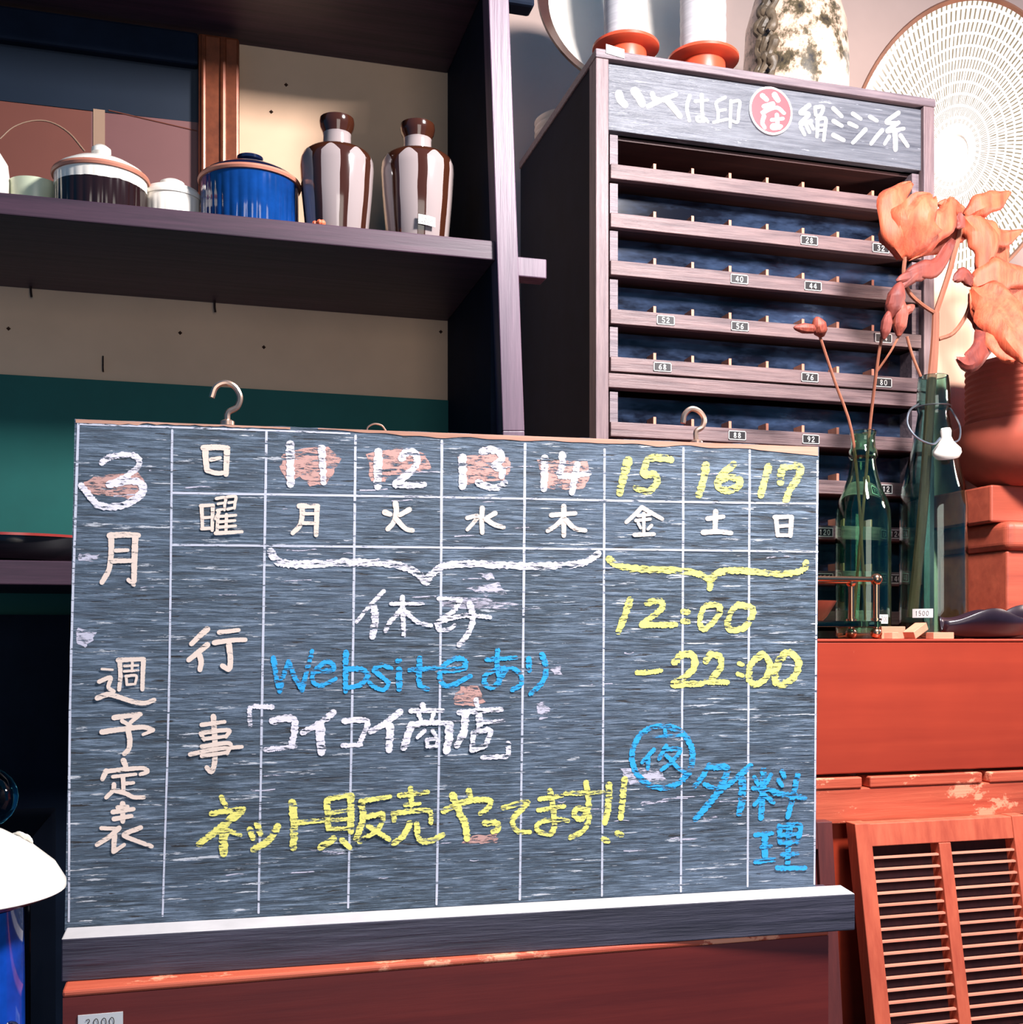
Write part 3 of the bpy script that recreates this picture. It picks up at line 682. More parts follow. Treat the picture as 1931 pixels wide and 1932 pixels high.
# ---------------------------------------------------------------- red drawer chest
big = thing('drawer_chest', (0.95, 1.6, 0), 'red stained wooden chest with a wide drawer front and a worn chipped rail', 'chest')
BX0, BX1, BY = XI + .075, 1.80, 1.29
zd = EYE - .181
MB().box(BX0, BX1, BY, 2.02, CT - .004, CT).build('top_board', W['red'], big, bevel=.0015)
MB().box(BX0 + .004, BX1 - .004, BY + .001, BY + .03, zd, CT - .0042).build('drawer_front', W['red'], big, bevel=.0015)
MB().box(BX0, BX1, BY + .03, 2.02, 0, CT - .0042).build('carcass', W['darkred'], big)
zr0, zr1, zr2 = EYE - .1855, EYE - .2000, EYE - .246
xs = [BX0, at(1632, 1470, BY).x, at(1858, 1465, BY).x, BX1]
for i in range(3):
    MB().box(xs[i] + .006, xs[i + 1] - .006, BY - .004, BY + .03, zr1, zr0).build('chipped_trim', W['redrail'], big, bevel=.002)
MB().box(BX0, BX1, BY - .002, BY + .03, zr2, zr1 - .0005).build('rail', W['redrail'], big, bevel=.0015)
MB().box(BX0, BX1, BY + .012, BY + .03, 0, zr2).build('lower_front', W['red'], big)

# ---------------------------------------------------------------- lattice door leaning on the chest
ld = thing('lattice_door', (1.0, 1.1, 0), 'orange wooden door panel with thin horizontal slats leaning on the chest', 'door panel')
LT = math.tan(math.radians(10.5)); zl0 = EYE - .2420; LY = 1.262
def dl(x, z, y):          # door-local: x along, z height, y behind the front face
    return Vector((x, LY - (zl0 - z) * LT + y, z))
def dbox(m, x0, x1, z0, z1, y0, y1):
    return m.hexa([dl(x0, z0, y0), dl(x1, z0, y0), dl(x1, z0, y1), dl(x0, z0, y1), dl(x0, z1, y0), dl(x1, z1, y0), dl(x1, z1, y1), dl(x0, z1, y1)])
dxa = [.812, .8345, .934, .952, 1.052, 1.075]
for i in (0, 2, 4): dbox(MB(), dxa[i], dxa[i + 1], 0.03 if i != 2 else .1, zl0 if i != 2 else EYE - .2718, 0, .022).build('stile', W['orange'], ld, bevel=.001)
dbox(MB(), dxa[1], dxa[4], EYE - .2716, zl0 - .001, .001, .021).build('top_rail', W['orange'], ld, bevel=.001)
dbox(MB(), dxa[1], dxa[4], .03, .1, .001, .021).build('bottom_rail', W['orange'], ld, bevel=.001)
dbox(MB(), dxa[1], dxa[4], .1, EYE - .2716, .0195, .021).build('backing', W['backing'], ld)
zz = EYE - .2855; k = 0; sm = None
while zz > .12:
    for xa, xb in ((dxa[1], dxa[2]), (dxa[3], dxa[4])):
        dbox(MB(), xa, xb, zz - .0024, zz, .0035, .0085).build('slat', W['slat'], ld)
    zz -= .01475; k += 1
    if k >= 36: break
# side edge of a second panel leaning behind the blackboard
sp2 = thing('leaning_panel', (0.7, 1.2, 0), 'dark red wooden panel leaning on the chest behind the blackboard', 'panel')
def sl(x, z, y): return Vector((x, 1.255 - (EYE - .236 - z) * .10 + y, z))
xr = at(1571, 1600, 1.255).x
for nm, xa, xb, za, zc in (('stile', xr - .022, xr, .0, EYE - .236), ('stile', xr - .30, xr - .278, .0, EYE - .236), ('top_rail', xr - .278, xr - .022, EYE - .27, EYE - .236), ('bottom_rail', xr - .278, xr - .022, .0, .06), ('infill', xr - .278, xr - .022, .06, EYE - .27)):
    t_ = .006 if nm == 'infill' else 0
    MB().hexa([sl(xa, za, t_), sl(xb, za, t_), sl(xb, za, .018 - t_), sl(xa, za, .018 - t_), sl(xa, zc, t_), sl(xb, zc, t_), sl(xb, zc, .018 - t_), sl(xa, zc, .018 - t_)]).build(nm, W['darkred'], sp2, bevel=.001)

# ---------------------------------------------------------------- low red-brown chest under the blackboard
LCZ = EYE - .2915
lx0, lx1 = at(117, 1867, .98).x, at(1565, 1760, .98).x
lc = thing('low_chest', ((lx0 + lx1) / 2, 1.06, 0), 'low reddish brown chest with a price tag carrying the blackboard', 'chest')
MB().box(lx0, lx1, .98, 1.14, LCZ - .006, LCZ).build('top_board', W['redrail'], lc, bevel=.002)
MB().box(lx0 + .0005, lx1 - .0005, .9806, 1.138, 0, LCZ - .006).build('body', W['redbox'], lc)
price_tag(lc, '3000', 190, 1929, .9805, 80, 34, W['ink'], 0.0)

# ---------------------------------------------------------------- blackboard
BO = Vector((.244488, 1.01662, EYE - .2515)); BYAW = -.0462923
bxv = Vector((math.cos(BYAW), math.sin(BYAW), 0)); bnv = Vector((math.sin(BYAW), -math.cos(BYAW), 0))   # along the board, out of its face
def onb(u, v, o=0.0):
    X = (u - CX) / F
    d_ = Vector((math.sin(TH) + X * math.cos(TH), math.cos(TH) - X * math.sin(TH), (HZ - v) / F))
    q = BO - Vector((0, 0, EYE)); t = q.dot(bnv) / d_.dot(bnv)
    p = d_ * t; return p + Vector((0, 0, EYE)) + bnv * o
bb = thing('blackboard', BO + Vector((0, 0, LCZ - BO.z)), 'weathered blackboard with a ruled Japanese weekly schedule in chalk, on the low chest', 'blackboard')
back = -bnv * .016
A, B_, C_, D_ = onb(141, 790), onb(1546, 843), onb(1539, 1675), onb(122, 1756)
nseg = 40; m = MB(); vs = []; fs = []
random.seed(3)
for i in range(nseg + 1):
    t = i / nseg; jt = random.uniform(-.0009, .0005)
    tp = A.lerp(B_, t) + Vector((0, 0, jt if 0 < i < nseg else 0)); bt = D_.lerp(C_, t)
    vs += [bt, tp, tp + back, bt + back]
for i in range(nseg):
    k = 4 * i
    fs += [(k, k + 4, k + 5, k + 1), (k + 2, k + 6, k + 7, k + 3)]
m.add(vs, fs)
m.add([vs[0], vs[1], vs[2], vs[3]], [(0, 1, 2, 3)]); e_ = 4 * nseg; m.add(vs[e_:e_ + 4], [(3, 2, 1, 0)])
m.mi = 1
for i in range(nseg): k = 4 * i; m.add([vs[k + 1], vs[k + 5], vs[k + 6], vs[k + 2]], [(0, 1, 2, 3)]); m.add([vs[k], vs[k + 4], vs[k + 7], vs[k + 3]], [(3, 2, 1, 0)])
m.build('panel', [W['board'], W['boardedge']], bb)
# worn bare wood along the top edge
m = MB()
def strip(us, w, mat, name):
    m = MB(); vs = []; 
    for i, (u, v, h) in enumerate(us): vs += [onb(u, v, .0004), onb(u, v + h, .0004)]
    m.add(vs, [(2 * i, 2 * i + 1, 2 * i + 3, 2 * i + 2) for i in range(len(us) - 1)]); return m.build(name, mat, bb)
ed = []
for i in range(60):
    u = 600 + i * 16; v = 790 + (u - 141) * 53 / 1405 + .4
    h = (3 + 8 * max(0, min(1, (u - 640) / 120))) * (.65 + .5 * noise.noise(Vector((i * .31, 2, 0))) + .1)
    if u > 1430: h = 10 + (u - 1430) * .06
    ed.append((u, v, max(1.0, h)))
strip(ed, 0, W['boardedge'], 'worn_edge')
ed = [(143 + i * 9, 791 + (i * 9) * 53 / 1405, 3.5 + 2.5 * noise.noise(Vector((i * .5, 7, 0))) + (3 if i < 14 else 0)) for i in range(46)]
strip(ed, 0, W['boardedge'], 'worn_edge')
# ledge
lz0, lz1 = LCZ, None
fl0, fr0 = onb(111, 1776), onb(1586, 1690)
def lg(s_, out, z): p = BO + bxv * s_ + bnv * out; return Vector((p.x, p.y, z))
sL = (onb(112, 1780) - BO).dot(bxv) + .006; sR = (onb(1583, 1690) - BO).dot(bxv) + .002
OUT = .0285; zT = EYE - .2525; zTf = EYE - .2552
m = MB(); m.hexa([lg(sL, OUT, LCZ), lg(sR, OUT, LCZ), lg(sR, .0006, LCZ), lg(sL, .0006, LCZ), lg(sL, OUT, zTf), lg(sR, OUT, zTf), lg(sR, .0006, zT), lg(sL, .0006, zT)])
m.m[1] = 1
m.build('ledge', [W['ledgeface'], W['ledgetop']], bb, bevel=.0012)['label'] = 'dark chalk ledge with a pale top'
m = MB(); m.hexa([lg(sL + .012, .0, LCZ), lg(sR - .012, .0, LCZ), lg(sR - .012, -.014, LCZ), lg(sL + .012, -.014, LCZ), lg(sL + .012, .0, D_.z - .0005), lg(sR - .012, .0, C_.z - .0005), lg(sR - .012, -.014, C_.z - .0005), lg(sL + .012, -.014, D_.z - .0005)])
m.build('batten', W['ledgeface'], bb)
# screw hooks in the top edge
for pts in ([(429, 796), (430, 776), (447, 765), (453, 746), (443, 727), (425, 719), (407, 727), (399, 747)], [(1320, 834), (1319, 812), (1331, 803), (1334, 787), (1324, 773), (1309, 769), (1297, 780), (1294, 796)], [(694, 812), (696, 803), (708, 797), (722, 800), (730, 810)]):
    w_ = .0027 if pts[0][0] != 694 else .0008
    m = MB().tube([onb(u, v, -.007) for u, v in pts], w_, 8, 5)
    b0 = onb(*pts[0], -.007)
    if pts[0][0] != 694: m.lathe(Vector((b0.x, b0.y, b0.z + .0005)), [(0, -.004), (.0062, -.004), (.0062, .0012), (.003, .003), (0, .003)], 14)
    m.build('hook' if w_ > .001 else 'wire_loop', W['iron'], bb, True)
# ruled lines
rule = lambda pts, w=4.2: ribbon_part([(u, v) for u, v in pts], w)
def ribbon_part(pts, w, mat=None, name='ruled_line', lift=.00022):
    m = MB(); ribbon(m, pts, w, onb, lift, 8, .12); return m.build(name, mat or W['c_line'], bb)
for pts, w in (([(148, 798), (133, 1300), (130, 1738)], 4.5), ([(325, 812), (319, 1300), (307, 1728)], 4), ([(503, 814), (495, 1300), (488, 1722)], 4.5), ([(671, 822), (666, 1250), (657, 1712)], 4.5), ([(834, 832), (831, 1250), (824, 1706)], 4.5), ([(991, 838), (987, 1250), (981, 1697)], 4.5), ([(1141, 848), (1139, 1250), (1136, 1690)], 4), ([(1290, 846), (1288, 1250), (1285, 1682)], 4), ([(1415, 850), (1413, 1250), (1411, 1672)], 4), ([(1543, 870), (1540, 1250), (1537, 1668)], 3.5),
               ([(148, 800), (500, 812), (660, 818)], 3.5), ([(326, 930), (830, 938), (1290, 947), (1543, 950)], 4), ([(324, 1028), (830, 1033), (1290, 1038), (1543, 1041)], 4)):
    ribbon_part(pts, w)
# worn patches
def patch(ox, oy, s, pts, mat):
    P = []
    n = len(pts)
    for i in range(n):
        p, q2 = Vector(pts[i]), Vector(pts[(i + 1) % n])
        for t in (0, .25, .5, .75):
            r_ = p.lerp(q2, t); P.append((ox + (r_.x + random.uniform(-14, 14)) * s, oy + (r_.y + random.uniform(-8, 8)) * s))
    m = MB(); m.add([onb(u, v, .00014) for u, v in P], [tuple(range(len(P)))[::-1]]); return m.build('worn_patch', mat, bb)
sA, sC, sE = 420 / 1931, 340 / 1931, 440 / 1931
for args in (
    (100, 770, sA, [(380, 590), (740, 560), (800, 680), (720, 800), (600, 770), (400, 760), (250, 700), (280, 640)], W['c_bare']),
    (490, 810, sC, [(250, 260), (560, 190), (740, 190), (870, 310), (790, 460), (720, 590), (540, 605), (440, 500), (300, 590), (220, 400)], W['c_bare']),
    (490, 810, sC, [(1150, 260), (1500, 200), (1780, 260), (1850, 420), (1640, 480), (1400, 490), (1330, 590), (1190, 560)], W['c_bare']),
    (820, 810, sC, [(260, 290), (520, 260), (800, 300), (820, 420), (750, 540), (560, 560), (380, 590), (280, 600)], W['c_bare']),
    (820, 810, sC, [(1100, 330), (1640, 340), (1670, 520), (1600, 640), (1400, 650), (1180, 640)], W['c_bare']),
    (820, 810, sC, [(340, 1700), (700, 1640), (770, 1760), (560, 1790)], W['c_pale']),
    (820, 810, sC, [(450, 1540), (600, 1530), (640, 1600), (560, 1610)], W['c_pale']),
    (820, 810, sC, [(40, 1840), (520, 1830), (900, 1870), (640, 1920), (100, 1920)], W['c_pale']),
    (640, 1080, sA, [(1060, 990), (1210, 980), (1260, 1120), (1180, 1160), (1000, 1150), (980, 1110)], W['c_bare']),
    (640, 1080, sA, [(1720, 1130), (1790, 1130), (1860, 1230), (1740, 1290)], W['c_pale']),
    (640, 1080, sA, [(1830, 810), (1931, 780), (1931, 890), (1860, 890)], W['c_pale']),
    (640, 1080, sA, [(860, 210), (1260, 220), (1420, 260), (1200, 320), (900, 300)], W['c_pale']),
    (1120, 1220, sE, [(210, 1010), (560, 1010), (600, 1100), (300, 1150), (260, 1070)], W['c_pale']),
    (1120, 1220, sE, [(390, 1280), (620, 1270), (600, 1290), (400, 1312)], W['c_pale']),
    (1120, 1220, sE, [(900, 1420), (1040, 1400), (1040, 1430), (920, 1450)], W['c_pale']),
    (1120, 1220, sE, [(640, 1580), (860, 1590), (700, 1610)], W['c_pale']),
    (360, 1460, sA, [(1040, 660), (1340, 670), (1320, 700), (1240, 710), (1180, 680)], W['c_pale']),
    (780, 1450, sA, [(420, 650), (520, 580), (720, 570), (740, 640), (600, 650)], W['c_bare']),
    (100, 1180, sA, [(210, 20), (380, 60), (340, 130), (270, 200), (210, 150)], W['c_pale']),
    (100, 770, sA, [(220, 1260), (400, 1270), (380, 1320), (230, 1350)], W['c_pale'])): patch(*args)
for i in range(46):     # slivers where the paint has flaked off along the grain
    u = random.uniform(180, 1510); v = random.uniform(870, 1660); L_ = random.uniform(14, 60)
    ribbon_part([(u, v), (u + L_ * .5, v - L_ * .02 + random.uniform(-2, 2)), (u + L_, v - L_ * .045)], random.uniform(1.2, 2.6), W['c_pale'], 'paint_flake', .00016)
# characters
def wr(ox, oy, s, mat, chars, name, jit=.24): strokes('', ox, oy, s, onb, W[mat], bb, name, chars, jit, .00035)
PC, CC = 'painted_character', 'chalk_character'
wr(100, 770, sA, 'c_paint', [
    [(52, [(1322, 345), (1326, 440), (1336, 535)]), (48, [(1305, 345), (1420, 340), (1518, 348)]), (50, [(1512, 350), (1506, 460), (1502, 575)]), (34, [(1370, 448), (1450, 432)]), (40, [(1335, 540), (1420, 565), (1500, 560)])],
    [(32, [(1290, 850), (1298, 1048)]), (30, [(1282, 848), (1392, 842)]), (32, [(1388, 845), (1382, 1060)]), (26, [(1300, 952), (1380, 946)]), (30, [(1292, 1046), (1385, 1042)]),
     (26, [(1418, 785), (1495, 778), (1490, 840), (1488, 885)]), (22, [(1432, 832), (1488, 822)]), (24, [(1425, 888), (1488, 874)]), (26, [(1512, 772), (1585, 768), (1580, 820), (1575, 870)]), (22, [(1525, 822), (1578, 814)]), (24, [(1515, 878), (1575, 864)]),
     (30, [(1440, 905), (1412, 960)]), (30, [(1432, 930), (1424, 1080)]), (28, [(1506, 925), (1502, 1070)]), (26, [(1430, 942), (1588, 930)]), (26, [(1436, 988), (1580, 976)]), (26, [(1436, 1034), (1586, 1022)]), (32, [(1412, 1086), (1530, 1080), (1640, 1074)])],
    [(48, [(505, 1100), (506, 1250), (486, 1400), (425, 1512)]), (50, [(492, 1106), (620, 1098), (742, 1104)]), (52, [(716, 1108), (708, 1300), (704, 1500)]), (34, [(655, 1490), (704, 1535)]), (34, [(545, 1236), (650, 1232)]), (40, [(520, 1326), (690, 1324)])]], PC, .08)
wr(100, 770, sA, 'c_white', [[(50, [(425, 475), (480, 432), (570, 410), (680, 408), (745, 440), (735, 510), (660, 575), (560, 632), (490, 662)]), (62, [(490, 662), (600, 640), (720, 635), (780, 682), (765, 745), (700, 800), (600, 842), (480, 858), (390, 838), (340, 790), (290, 725), (245, 672)])]], CC)
wr(100, 1180, sA, 'c_paint', [
    [(38, [(578, 300), (586, 430), (574, 558)]), (40, [(566, 302), (680, 296), (790, 292)]), (40, [(786, 296), (780, 420), (776, 555)]), (24, [(690, 322), (686, 398)]), (22, [(620, 352), (740, 346)]), (22, [(618, 398), (742, 390)]), (24, [(636, 440), (642, 515)]), (24, [(632, 440), (722, 436), (714, 508)]), (22, [(642, 514), (712, 508)]),
     (20, [(425, 378), (520, 384)]), (36, [(402, 488), (500, 452), (482, 535), (530, 572)]), (42, [(385, 630), (480, 598), (570, 620), (700, 662), (800, 672), (880, 645)])],
    [(44, [(530, 800), (660, 782), (760, 770)]), (36, [(740, 785), (672, 842)]), (34, [(600, 828), (690, 880)]), (44, [(425, 924), (600, 900), (780, 882), (868, 905)]), (30, [(870, 910), (782, 946)]), (46, [(652, 905), (668, 1000), (658, 1070), (620, 1112)])],
    [(48, [(612, 1172), (634, 1225)]), (44, [(462, 1262), (430, 1332)]), (38, [(462, 1266), (640, 1246), (780, 1238), (822, 1266), (760, 1292)]), (30, [(520, 1312), (720, 1290)]), (38, [(610, 1310), (612, 1446)]), (32, [(615, 1372), (700, 1364)]), (38, [(530, 1378), (522, 1430), (462, 1492)]), (38, [(524, 1428), (630, 1456), (700, 1488), (790, 1490)])],
    [(46, [(605, 1545), (606, 1700)]), (34, [(560, 1578), (650, 1570)]), (40, [(520, 1618), (700, 1592)]), (40, [(530, 1678), (682, 1652)]), (34, [(420, 1758), (560, 1762)]), (42, [(575, 1756), (490, 1832), (382, 1902)]), (44, [(536, 1822), (526, 1962)]), (34, [(530, 1962), (620, 1900)]), (40, [(762, 1752), (620, 1812), (680, 1850), (858, 1915)])],
    [(48, [(1340, 32), (1272, 92), (1202, 160)]), (48, [(1340, 168), (1272, 224), (1178, 300)]), (48, [(1274, 262), (1286, 320), (1276, 384)]), (38, [(1442, 60), (1612, 40)]), (42, [(1400, 150), (1540, 130), (1670, 124)]), (48, [(1528, 165), (1540, 290), (1528, 378), (1470, 350)])],
    [(46, [(1392, 790), (1406, 1000), (1402, 1190), (1375, 1268), (1335, 1232)]), (36, [(1290, 862), (1490, 836)]), (34, [(1282, 936), (1312, 992)]), (36, [(1292, 932), (1520, 908), (1502, 966)]), (32, [(1312, 984), (1500, 962)]), (36, [(1292, 1050), (1530, 1022), (1512, 1110)]), (36, [(1190, 1118), (1400, 1074), (1640, 1052)]), (34, [(1292, 1132), (1510, 1102)])]], PC, .08)
wr(490, 810, sC, 'c_white', [[(88, [(328, 165), (332, 590)])], [(72, [(664, 190), (686, 570)])], [(86, [(1272, 245), (1266, 615)])], [(76, [(1522, 310), (1572, 252), (1660, 250), (1690, 332), (1640, 432), (1522, 530), (1455, 580)]), (66, [(1455, 592), (1600, 602), (1765, 592)])],
    [(78, [(120, 1310), (185, 1405), (300, 1440), (500, 1446), (800, 1430), (1100, 1425), (1400, 1440), (1600, 1492), (1720, 1570), (1780, 1640), (1830, 1570), (1925, 1490), (2010, 1456), (2270, 1440), (2570, 1455), (2870, 1465), (3170, 1460), (3420, 1440), (3550, 1392), (3630, 1330)])]], CC)
wr(490, 810, sC, 'c_paint', [[(54, [(455, 822), (456, 920), (432, 1030), (355, 1112)]), (54, [(425, 822), (625, 822)]), (54, [(616, 835), (606, 1132)]), (34, [(472, 905), (600, 905)]), (38, [(465, 1005), (600, 1008)])],
    [(56, [(1456, 792), (1466, 880), (1440, 990), (1372, 1070)]), (58, [(1342, 890), (1400, 912)]), (52, [(1605, 860), (1500, 920)]), (52, [(1462, 960), (1560, 1062), (1640, 1085)])]], PC, .08)
wr(820, 810, sC, 'c_white', [[(86, [(302, 305), (300, 615)])], [(76, [(512, 240), (600, 218), (700, 250), (720, 322), (640, 382)]), (72, [(640, 388), (725, 440), (718, 505)]), (72, [(470, 570), (560, 612), (680, 620), (755, 575)])], [(76, [(1182, 310), (1172, 640)])], [(68, [(1368, 270), (1370, 380), (1342, 490), (1460, 500), (1655, 470)]), (68, [(1532, 380), (1492, 560), (1472, 680)])]], CC)
wr(820, 810, sC, 'c_paint', [[(52, [(512, 845), (506, 960), (512, 1108)]), (44, [(352, 950), (462, 930), (420, 1000), (352, 1075)]), (50, [(650, 900), (560, 948)]), (50, [(552, 962), (640, 1020), (740, 1050)])],
    [(52, [(1386, 825), (1386, 1140)]), (48, [(1252, 920), (1510, 900)]), (48, [(1370, 962), (1300, 1032), (1212, 1090)]), (50, [(1410, 970), (1500, 1060), (1615, 1085)])]], PC, .08)
wr(1120, 830, sE, 'c_yellow', [[(66, [(288, 170), (250, 300), (218, 440)])], [(56, [(640, 165), (540, 150), (450, 160), (420, 285), (505, 285), (525, 355), (450, 428), (350, 395)])], [(60, [(932, 210), (910, 330), (872, 460)])], [(56, [(1160, 202), (1062, 290), (1032, 380), (1090, 420), (1190, 390), (1210, 335), (1130, 310), (1060, 335)])],
    [(58, [(1450, 222), (1420, 330), (1386, 460)])], [(58, [(1550, 350), (1572, 235), (1715, 225), (1680, 330), (1622, 420), (1592, 505)])],
    [(54, [(128, 985), (200, 1040), (400, 1070), (700, 1080), (870, 1110), (962, 1170), (962, 1230)]), (52, [(962, 1165), (1040, 1098), (1200, 1080), (1400, 1100), (1620, 1108), (1740, 1070), (1762, 1012)])],
    [(54, [(302, 1325), (260, 1450), (206, 1590)])], [(48, [(442, 1350), (550, 1332), (570, 1390), (500, 1452), (402, 1520)]), (50, [(402, 1532), (680, 1530)])], [(44, [(742, 1420), (788, 1426)]), (44, [(742, 1500), (788, 1506)])], [(46, [(935, 1372), (1036, 1372), (1040, 1440), (960, 1540), (902, 1565), (884, 1490), (902, 1410), (940, 1372)])], [(50, [(1200, 1362), (1310, 1392), (1310, 1470), (1240, 1558), (1132, 1568), (1112, 1500), (1152, 1410), (1210, 1362)])]], CC)
wr(1120, 830, sE, 'c_paint', [[(34, [(402, 558), (340, 620), (272, 682)]), (34, [(402, 558), (490, 610), (570, 655)]), (26, [(368, 628), (470, 618)]), (28, [(352, 668), (470, 656)]), (28, [(416, 610), (416, 780)]), (24, [(370, 690), (390, 730)]), (26, [(480, 708), (450, 740)]), (34, [(340, 786), (500, 780)])],
    [(42, [(1012, 595), (1006, 762)]), (38, [(946, 652), (1075, 636)]), (40, [(908, 766), (1030, 760), (1140, 772)])], [(36, [(1512, 640), (1526, 792)]), (34, [(1500, 640), (1640, 636)]), (38, [(1640, 640), (1630, 795)]), (28, [(1530, 716), (1622, 710)]), (30, [(1530, 788), (1630, 790)])]], PC, .08)
wr(640, 1080, sA, 'c_white', [
    [(34, [(388, 162), (275, 278), (150, 430)]), (60, [(300, 300), (312, 400), (288, 558)]), (42, [(550, 215), (556, 400), (560, 548)]), (30, [(450, 272), (730, 272)]), (40, [(542, 320), (442, 430), (402, 508)]), (36, [(582, 342), (680, 430), (800, 460)])],
    [(32, [(862, 228), (1060, 228)]), (44, [(1052, 240), (992, 330), (850, 440)]), (36, [(842, 440), (872, 500), (960, 490), (1002, 458)]), (40, [(860, 430), (1100, 372), (1310, 390)]), (50, [(1132, 270), (1160, 400), (1122, 520), (1042, 630)])],
    [(48, [(725, 1150), (736, 1192)]), (40, [(622, 1202), (900, 1196)]), (36, [(690, 1230), (712, 1282)]), (36, [(820, 1228), (800, 1282)]), (64, [(630, 1322), (592, 1430), (560, 1520)]), (46, [(630, 1322), (800, 1300), (960, 1312)]), (68, [(960, 1322), (952, 1440), (930, 1550)]), (36, [(740, 1372), (680, 1432)]), (34, [(812, 1372), (842, 1422)]), (32, [(760, 1452), (768, 1510)]), (30, [(760, 1450), (852, 1446), (842, 1502)]), (30, [(762, 1510), (852, 1504)])],
    [(44, [(1190, 1105), (1202, 1180)]), (46, [(1042, 1215), (1220, 1200), (1408, 1190)]), (62, [(1092, 1220), (1082, 1380), (1022, 1500)]), (54, [(1216, 1240), (1216, 1370)]), (32, [(1232, 1302), (1430, 1286)]), (46, [(1165, 1392), (1152, 1540)]), (46, [(1172, 1392), (1306, 1365), (1280, 1482)]), (46, [(1152, 1540), (1270, 1502)])],
    [(42, [(1466, 1482), (1462, 1588), (1350, 1600), (1242, 1606)])]], CC)
wr(640, 1080, sA, 'c_blue', [[(46, [(882, 852), (1080, 832), (1082, 762), (1000, 750), (892, 830), (880, 940), (960, 985), (1140, 900)])],
    [(36, [(1280, 756), (1540, 740)]), (40, [(1376, 672), (1370, 800), (1395, 960)]), (44, [(1452, 842), (1350, 985), (1275, 978), (1262, 910), (1332, 852), (1480, 830), (1570, 880), (1580, 970), (1502, 1020)])],
    [(48, [(1646, 750), (1652, 850)]), (46, [(1760, 712), (1796, 830), (1770, 940), (1662, 1055)])]], CC)
wr(440, 1200, sA, 'c_blue', [[(44, [(350, 190), (372, 340), (405, 478)]), (42, [(405, 478), (440, 340), (482, 222)]), (42, [(482, 222), (532, 350), (598, 468)]), (42, [(598, 468), (640, 300), (686, 130)])], [(40, [(692, 312), (868, 292), (850, 232), (790, 232), (702, 310), (692, 390), (760, 430), (890, 370)])],
    [(46, [(980, 142), (976, 300), (976, 480)]), (44, [(985, 282), (1120, 292), (1168, 350), (1100, 422), (992, 450)])], [(40, [(1370, 282), (1300, 252), (1222, 290), (1290, 352), (1348, 410), (1300, 468), (1222, 440), (1182, 402)])], [(54, [(1440, 292), (1440, 460)]), (38, [(1425, 216), (1450, 212)])], [(44, [(1620, 192), (1612, 350), (1626, 430), (1690, 460)]), (40, [(1532, 296), (1780, 276)])]], CC)
wr(440, 1200, sA, 'c_white', [[(40, [(340, 616), (240, 612), (152, 618), (144, 690), (148, 780)])], [(60, [(342, 735), (520, 718), (528, 850), (502, 955)]), (42, [(282, 986), (540, 956)])], [(54, [(870, 662), (740, 762), (602, 838)]), (74, [(752, 772), (766, 1008)])], [(46, [(962, 736), (1160, 736), (1132, 850), (1092, 948)]), (40, [(952, 950), (1110, 946)])], [(52, [(1450, 656), (1330, 752), (1192, 830)]), (64, [(1362, 782), (1352, 988)])]], CC)
wr(360, 1460, sA, 'c_yellow', [
    [(44, [(266, 202), (306, 282)]), (48, [(182, 346), (460, 302)]), (62, [(440, 322), (300, 430), (190, 520), (72, 608)]), (74, [(290, 480), (286, 690)]), (42, [(330, 492), (430, 530)])],
    [(50, [(512, 482), (540, 560)]), (54, [(576, 432), (606, 520)]), (58, [(755, 456), (680, 570), (542, 658)])], [(68, [(880, 252), (896, 430), (890, 640)]), (44, [(920, 422), (1150, 406)])],
    [(52, [(1182, 232), (1192, 480)]), (46, [(1200, 216), (1380, 182)]), (60, [(1390, 192), (1390, 500)]), (32, [(1202, 342), (1380, 312)]), (32, [(1202, 402), (1400, 388)]), (34, [(1192, 478), (1400, 470)]), (56, [(1240, 560), (1122, 640)]), (48, [(1312, 572), (1380, 640)]),
     (56, [(1482, 242), (1492, 400), (1432, 560)]), (40, [(1482, 236), (1730, 196)]), (46, [(1532, 372), (1668, 352), (1622, 480), (1462, 588)]), (46, [(1542, 452), (1720, 568)])]], CC)
wr(440, 1200, sA, 'c_yellow', [[(42, [(1442, 1382), (1690, 1352)]), (46, [(1540, 1322), (1546, 1468)]), (34, [(1492, 1466), (1620, 1452)]), (46, [(1392, 1532), (1396, 1600)]), (44, [(1402, 1536), (1690, 1512), (1716, 1620)]), (52, [(1532, 1622), (1482, 1730), (1392, 1800)]), (50, [(1592, 1632), (1612, 1760), (1700, 1780), (1820, 1722)])]], CC)
wr(780, 1450, sA, 'c_yellow', [[(48, [(262, 370), (400, 302), (560, 270), (668, 282), (640, 350), (582, 390)]), (52, [(482, 192), (496, 240)]), (62, [(342, 232), (400, 380), (450, 480), (466, 608)])], [(52, [(622, 472), (720, 470), (738, 520), (690, 548)])], [(46, [(782, 340), (990, 292), (900, 390), (862, 460), (902, 540), (1010, 550)])],
    [(38, [(1096, 266), (1290, 236)]), (40, [(1086, 360), (1310, 326)]), (46, [(1186, 192), (1216, 380), (1224, 500), (1180, 568), (1082, 540), (1092, 472), (1220, 442), (1340, 452)])], [(40, [(1322, 216), (1650, 206)]), (48, [(1500, 122), (1520, 330), (1452, 440), (1392, 390), (1440, 342), (1526, 400), (1482, 530), (1362, 600)])],
    [(56, [(1700, 142), (1690, 330), (1662, 470)]), (48, [(1652, 612), (1690, 630)])], [(52, [(1836, 92), (1816, 260), (1800, 430)]), (48, [(1770, 560), (1810, 575)])]], CC)
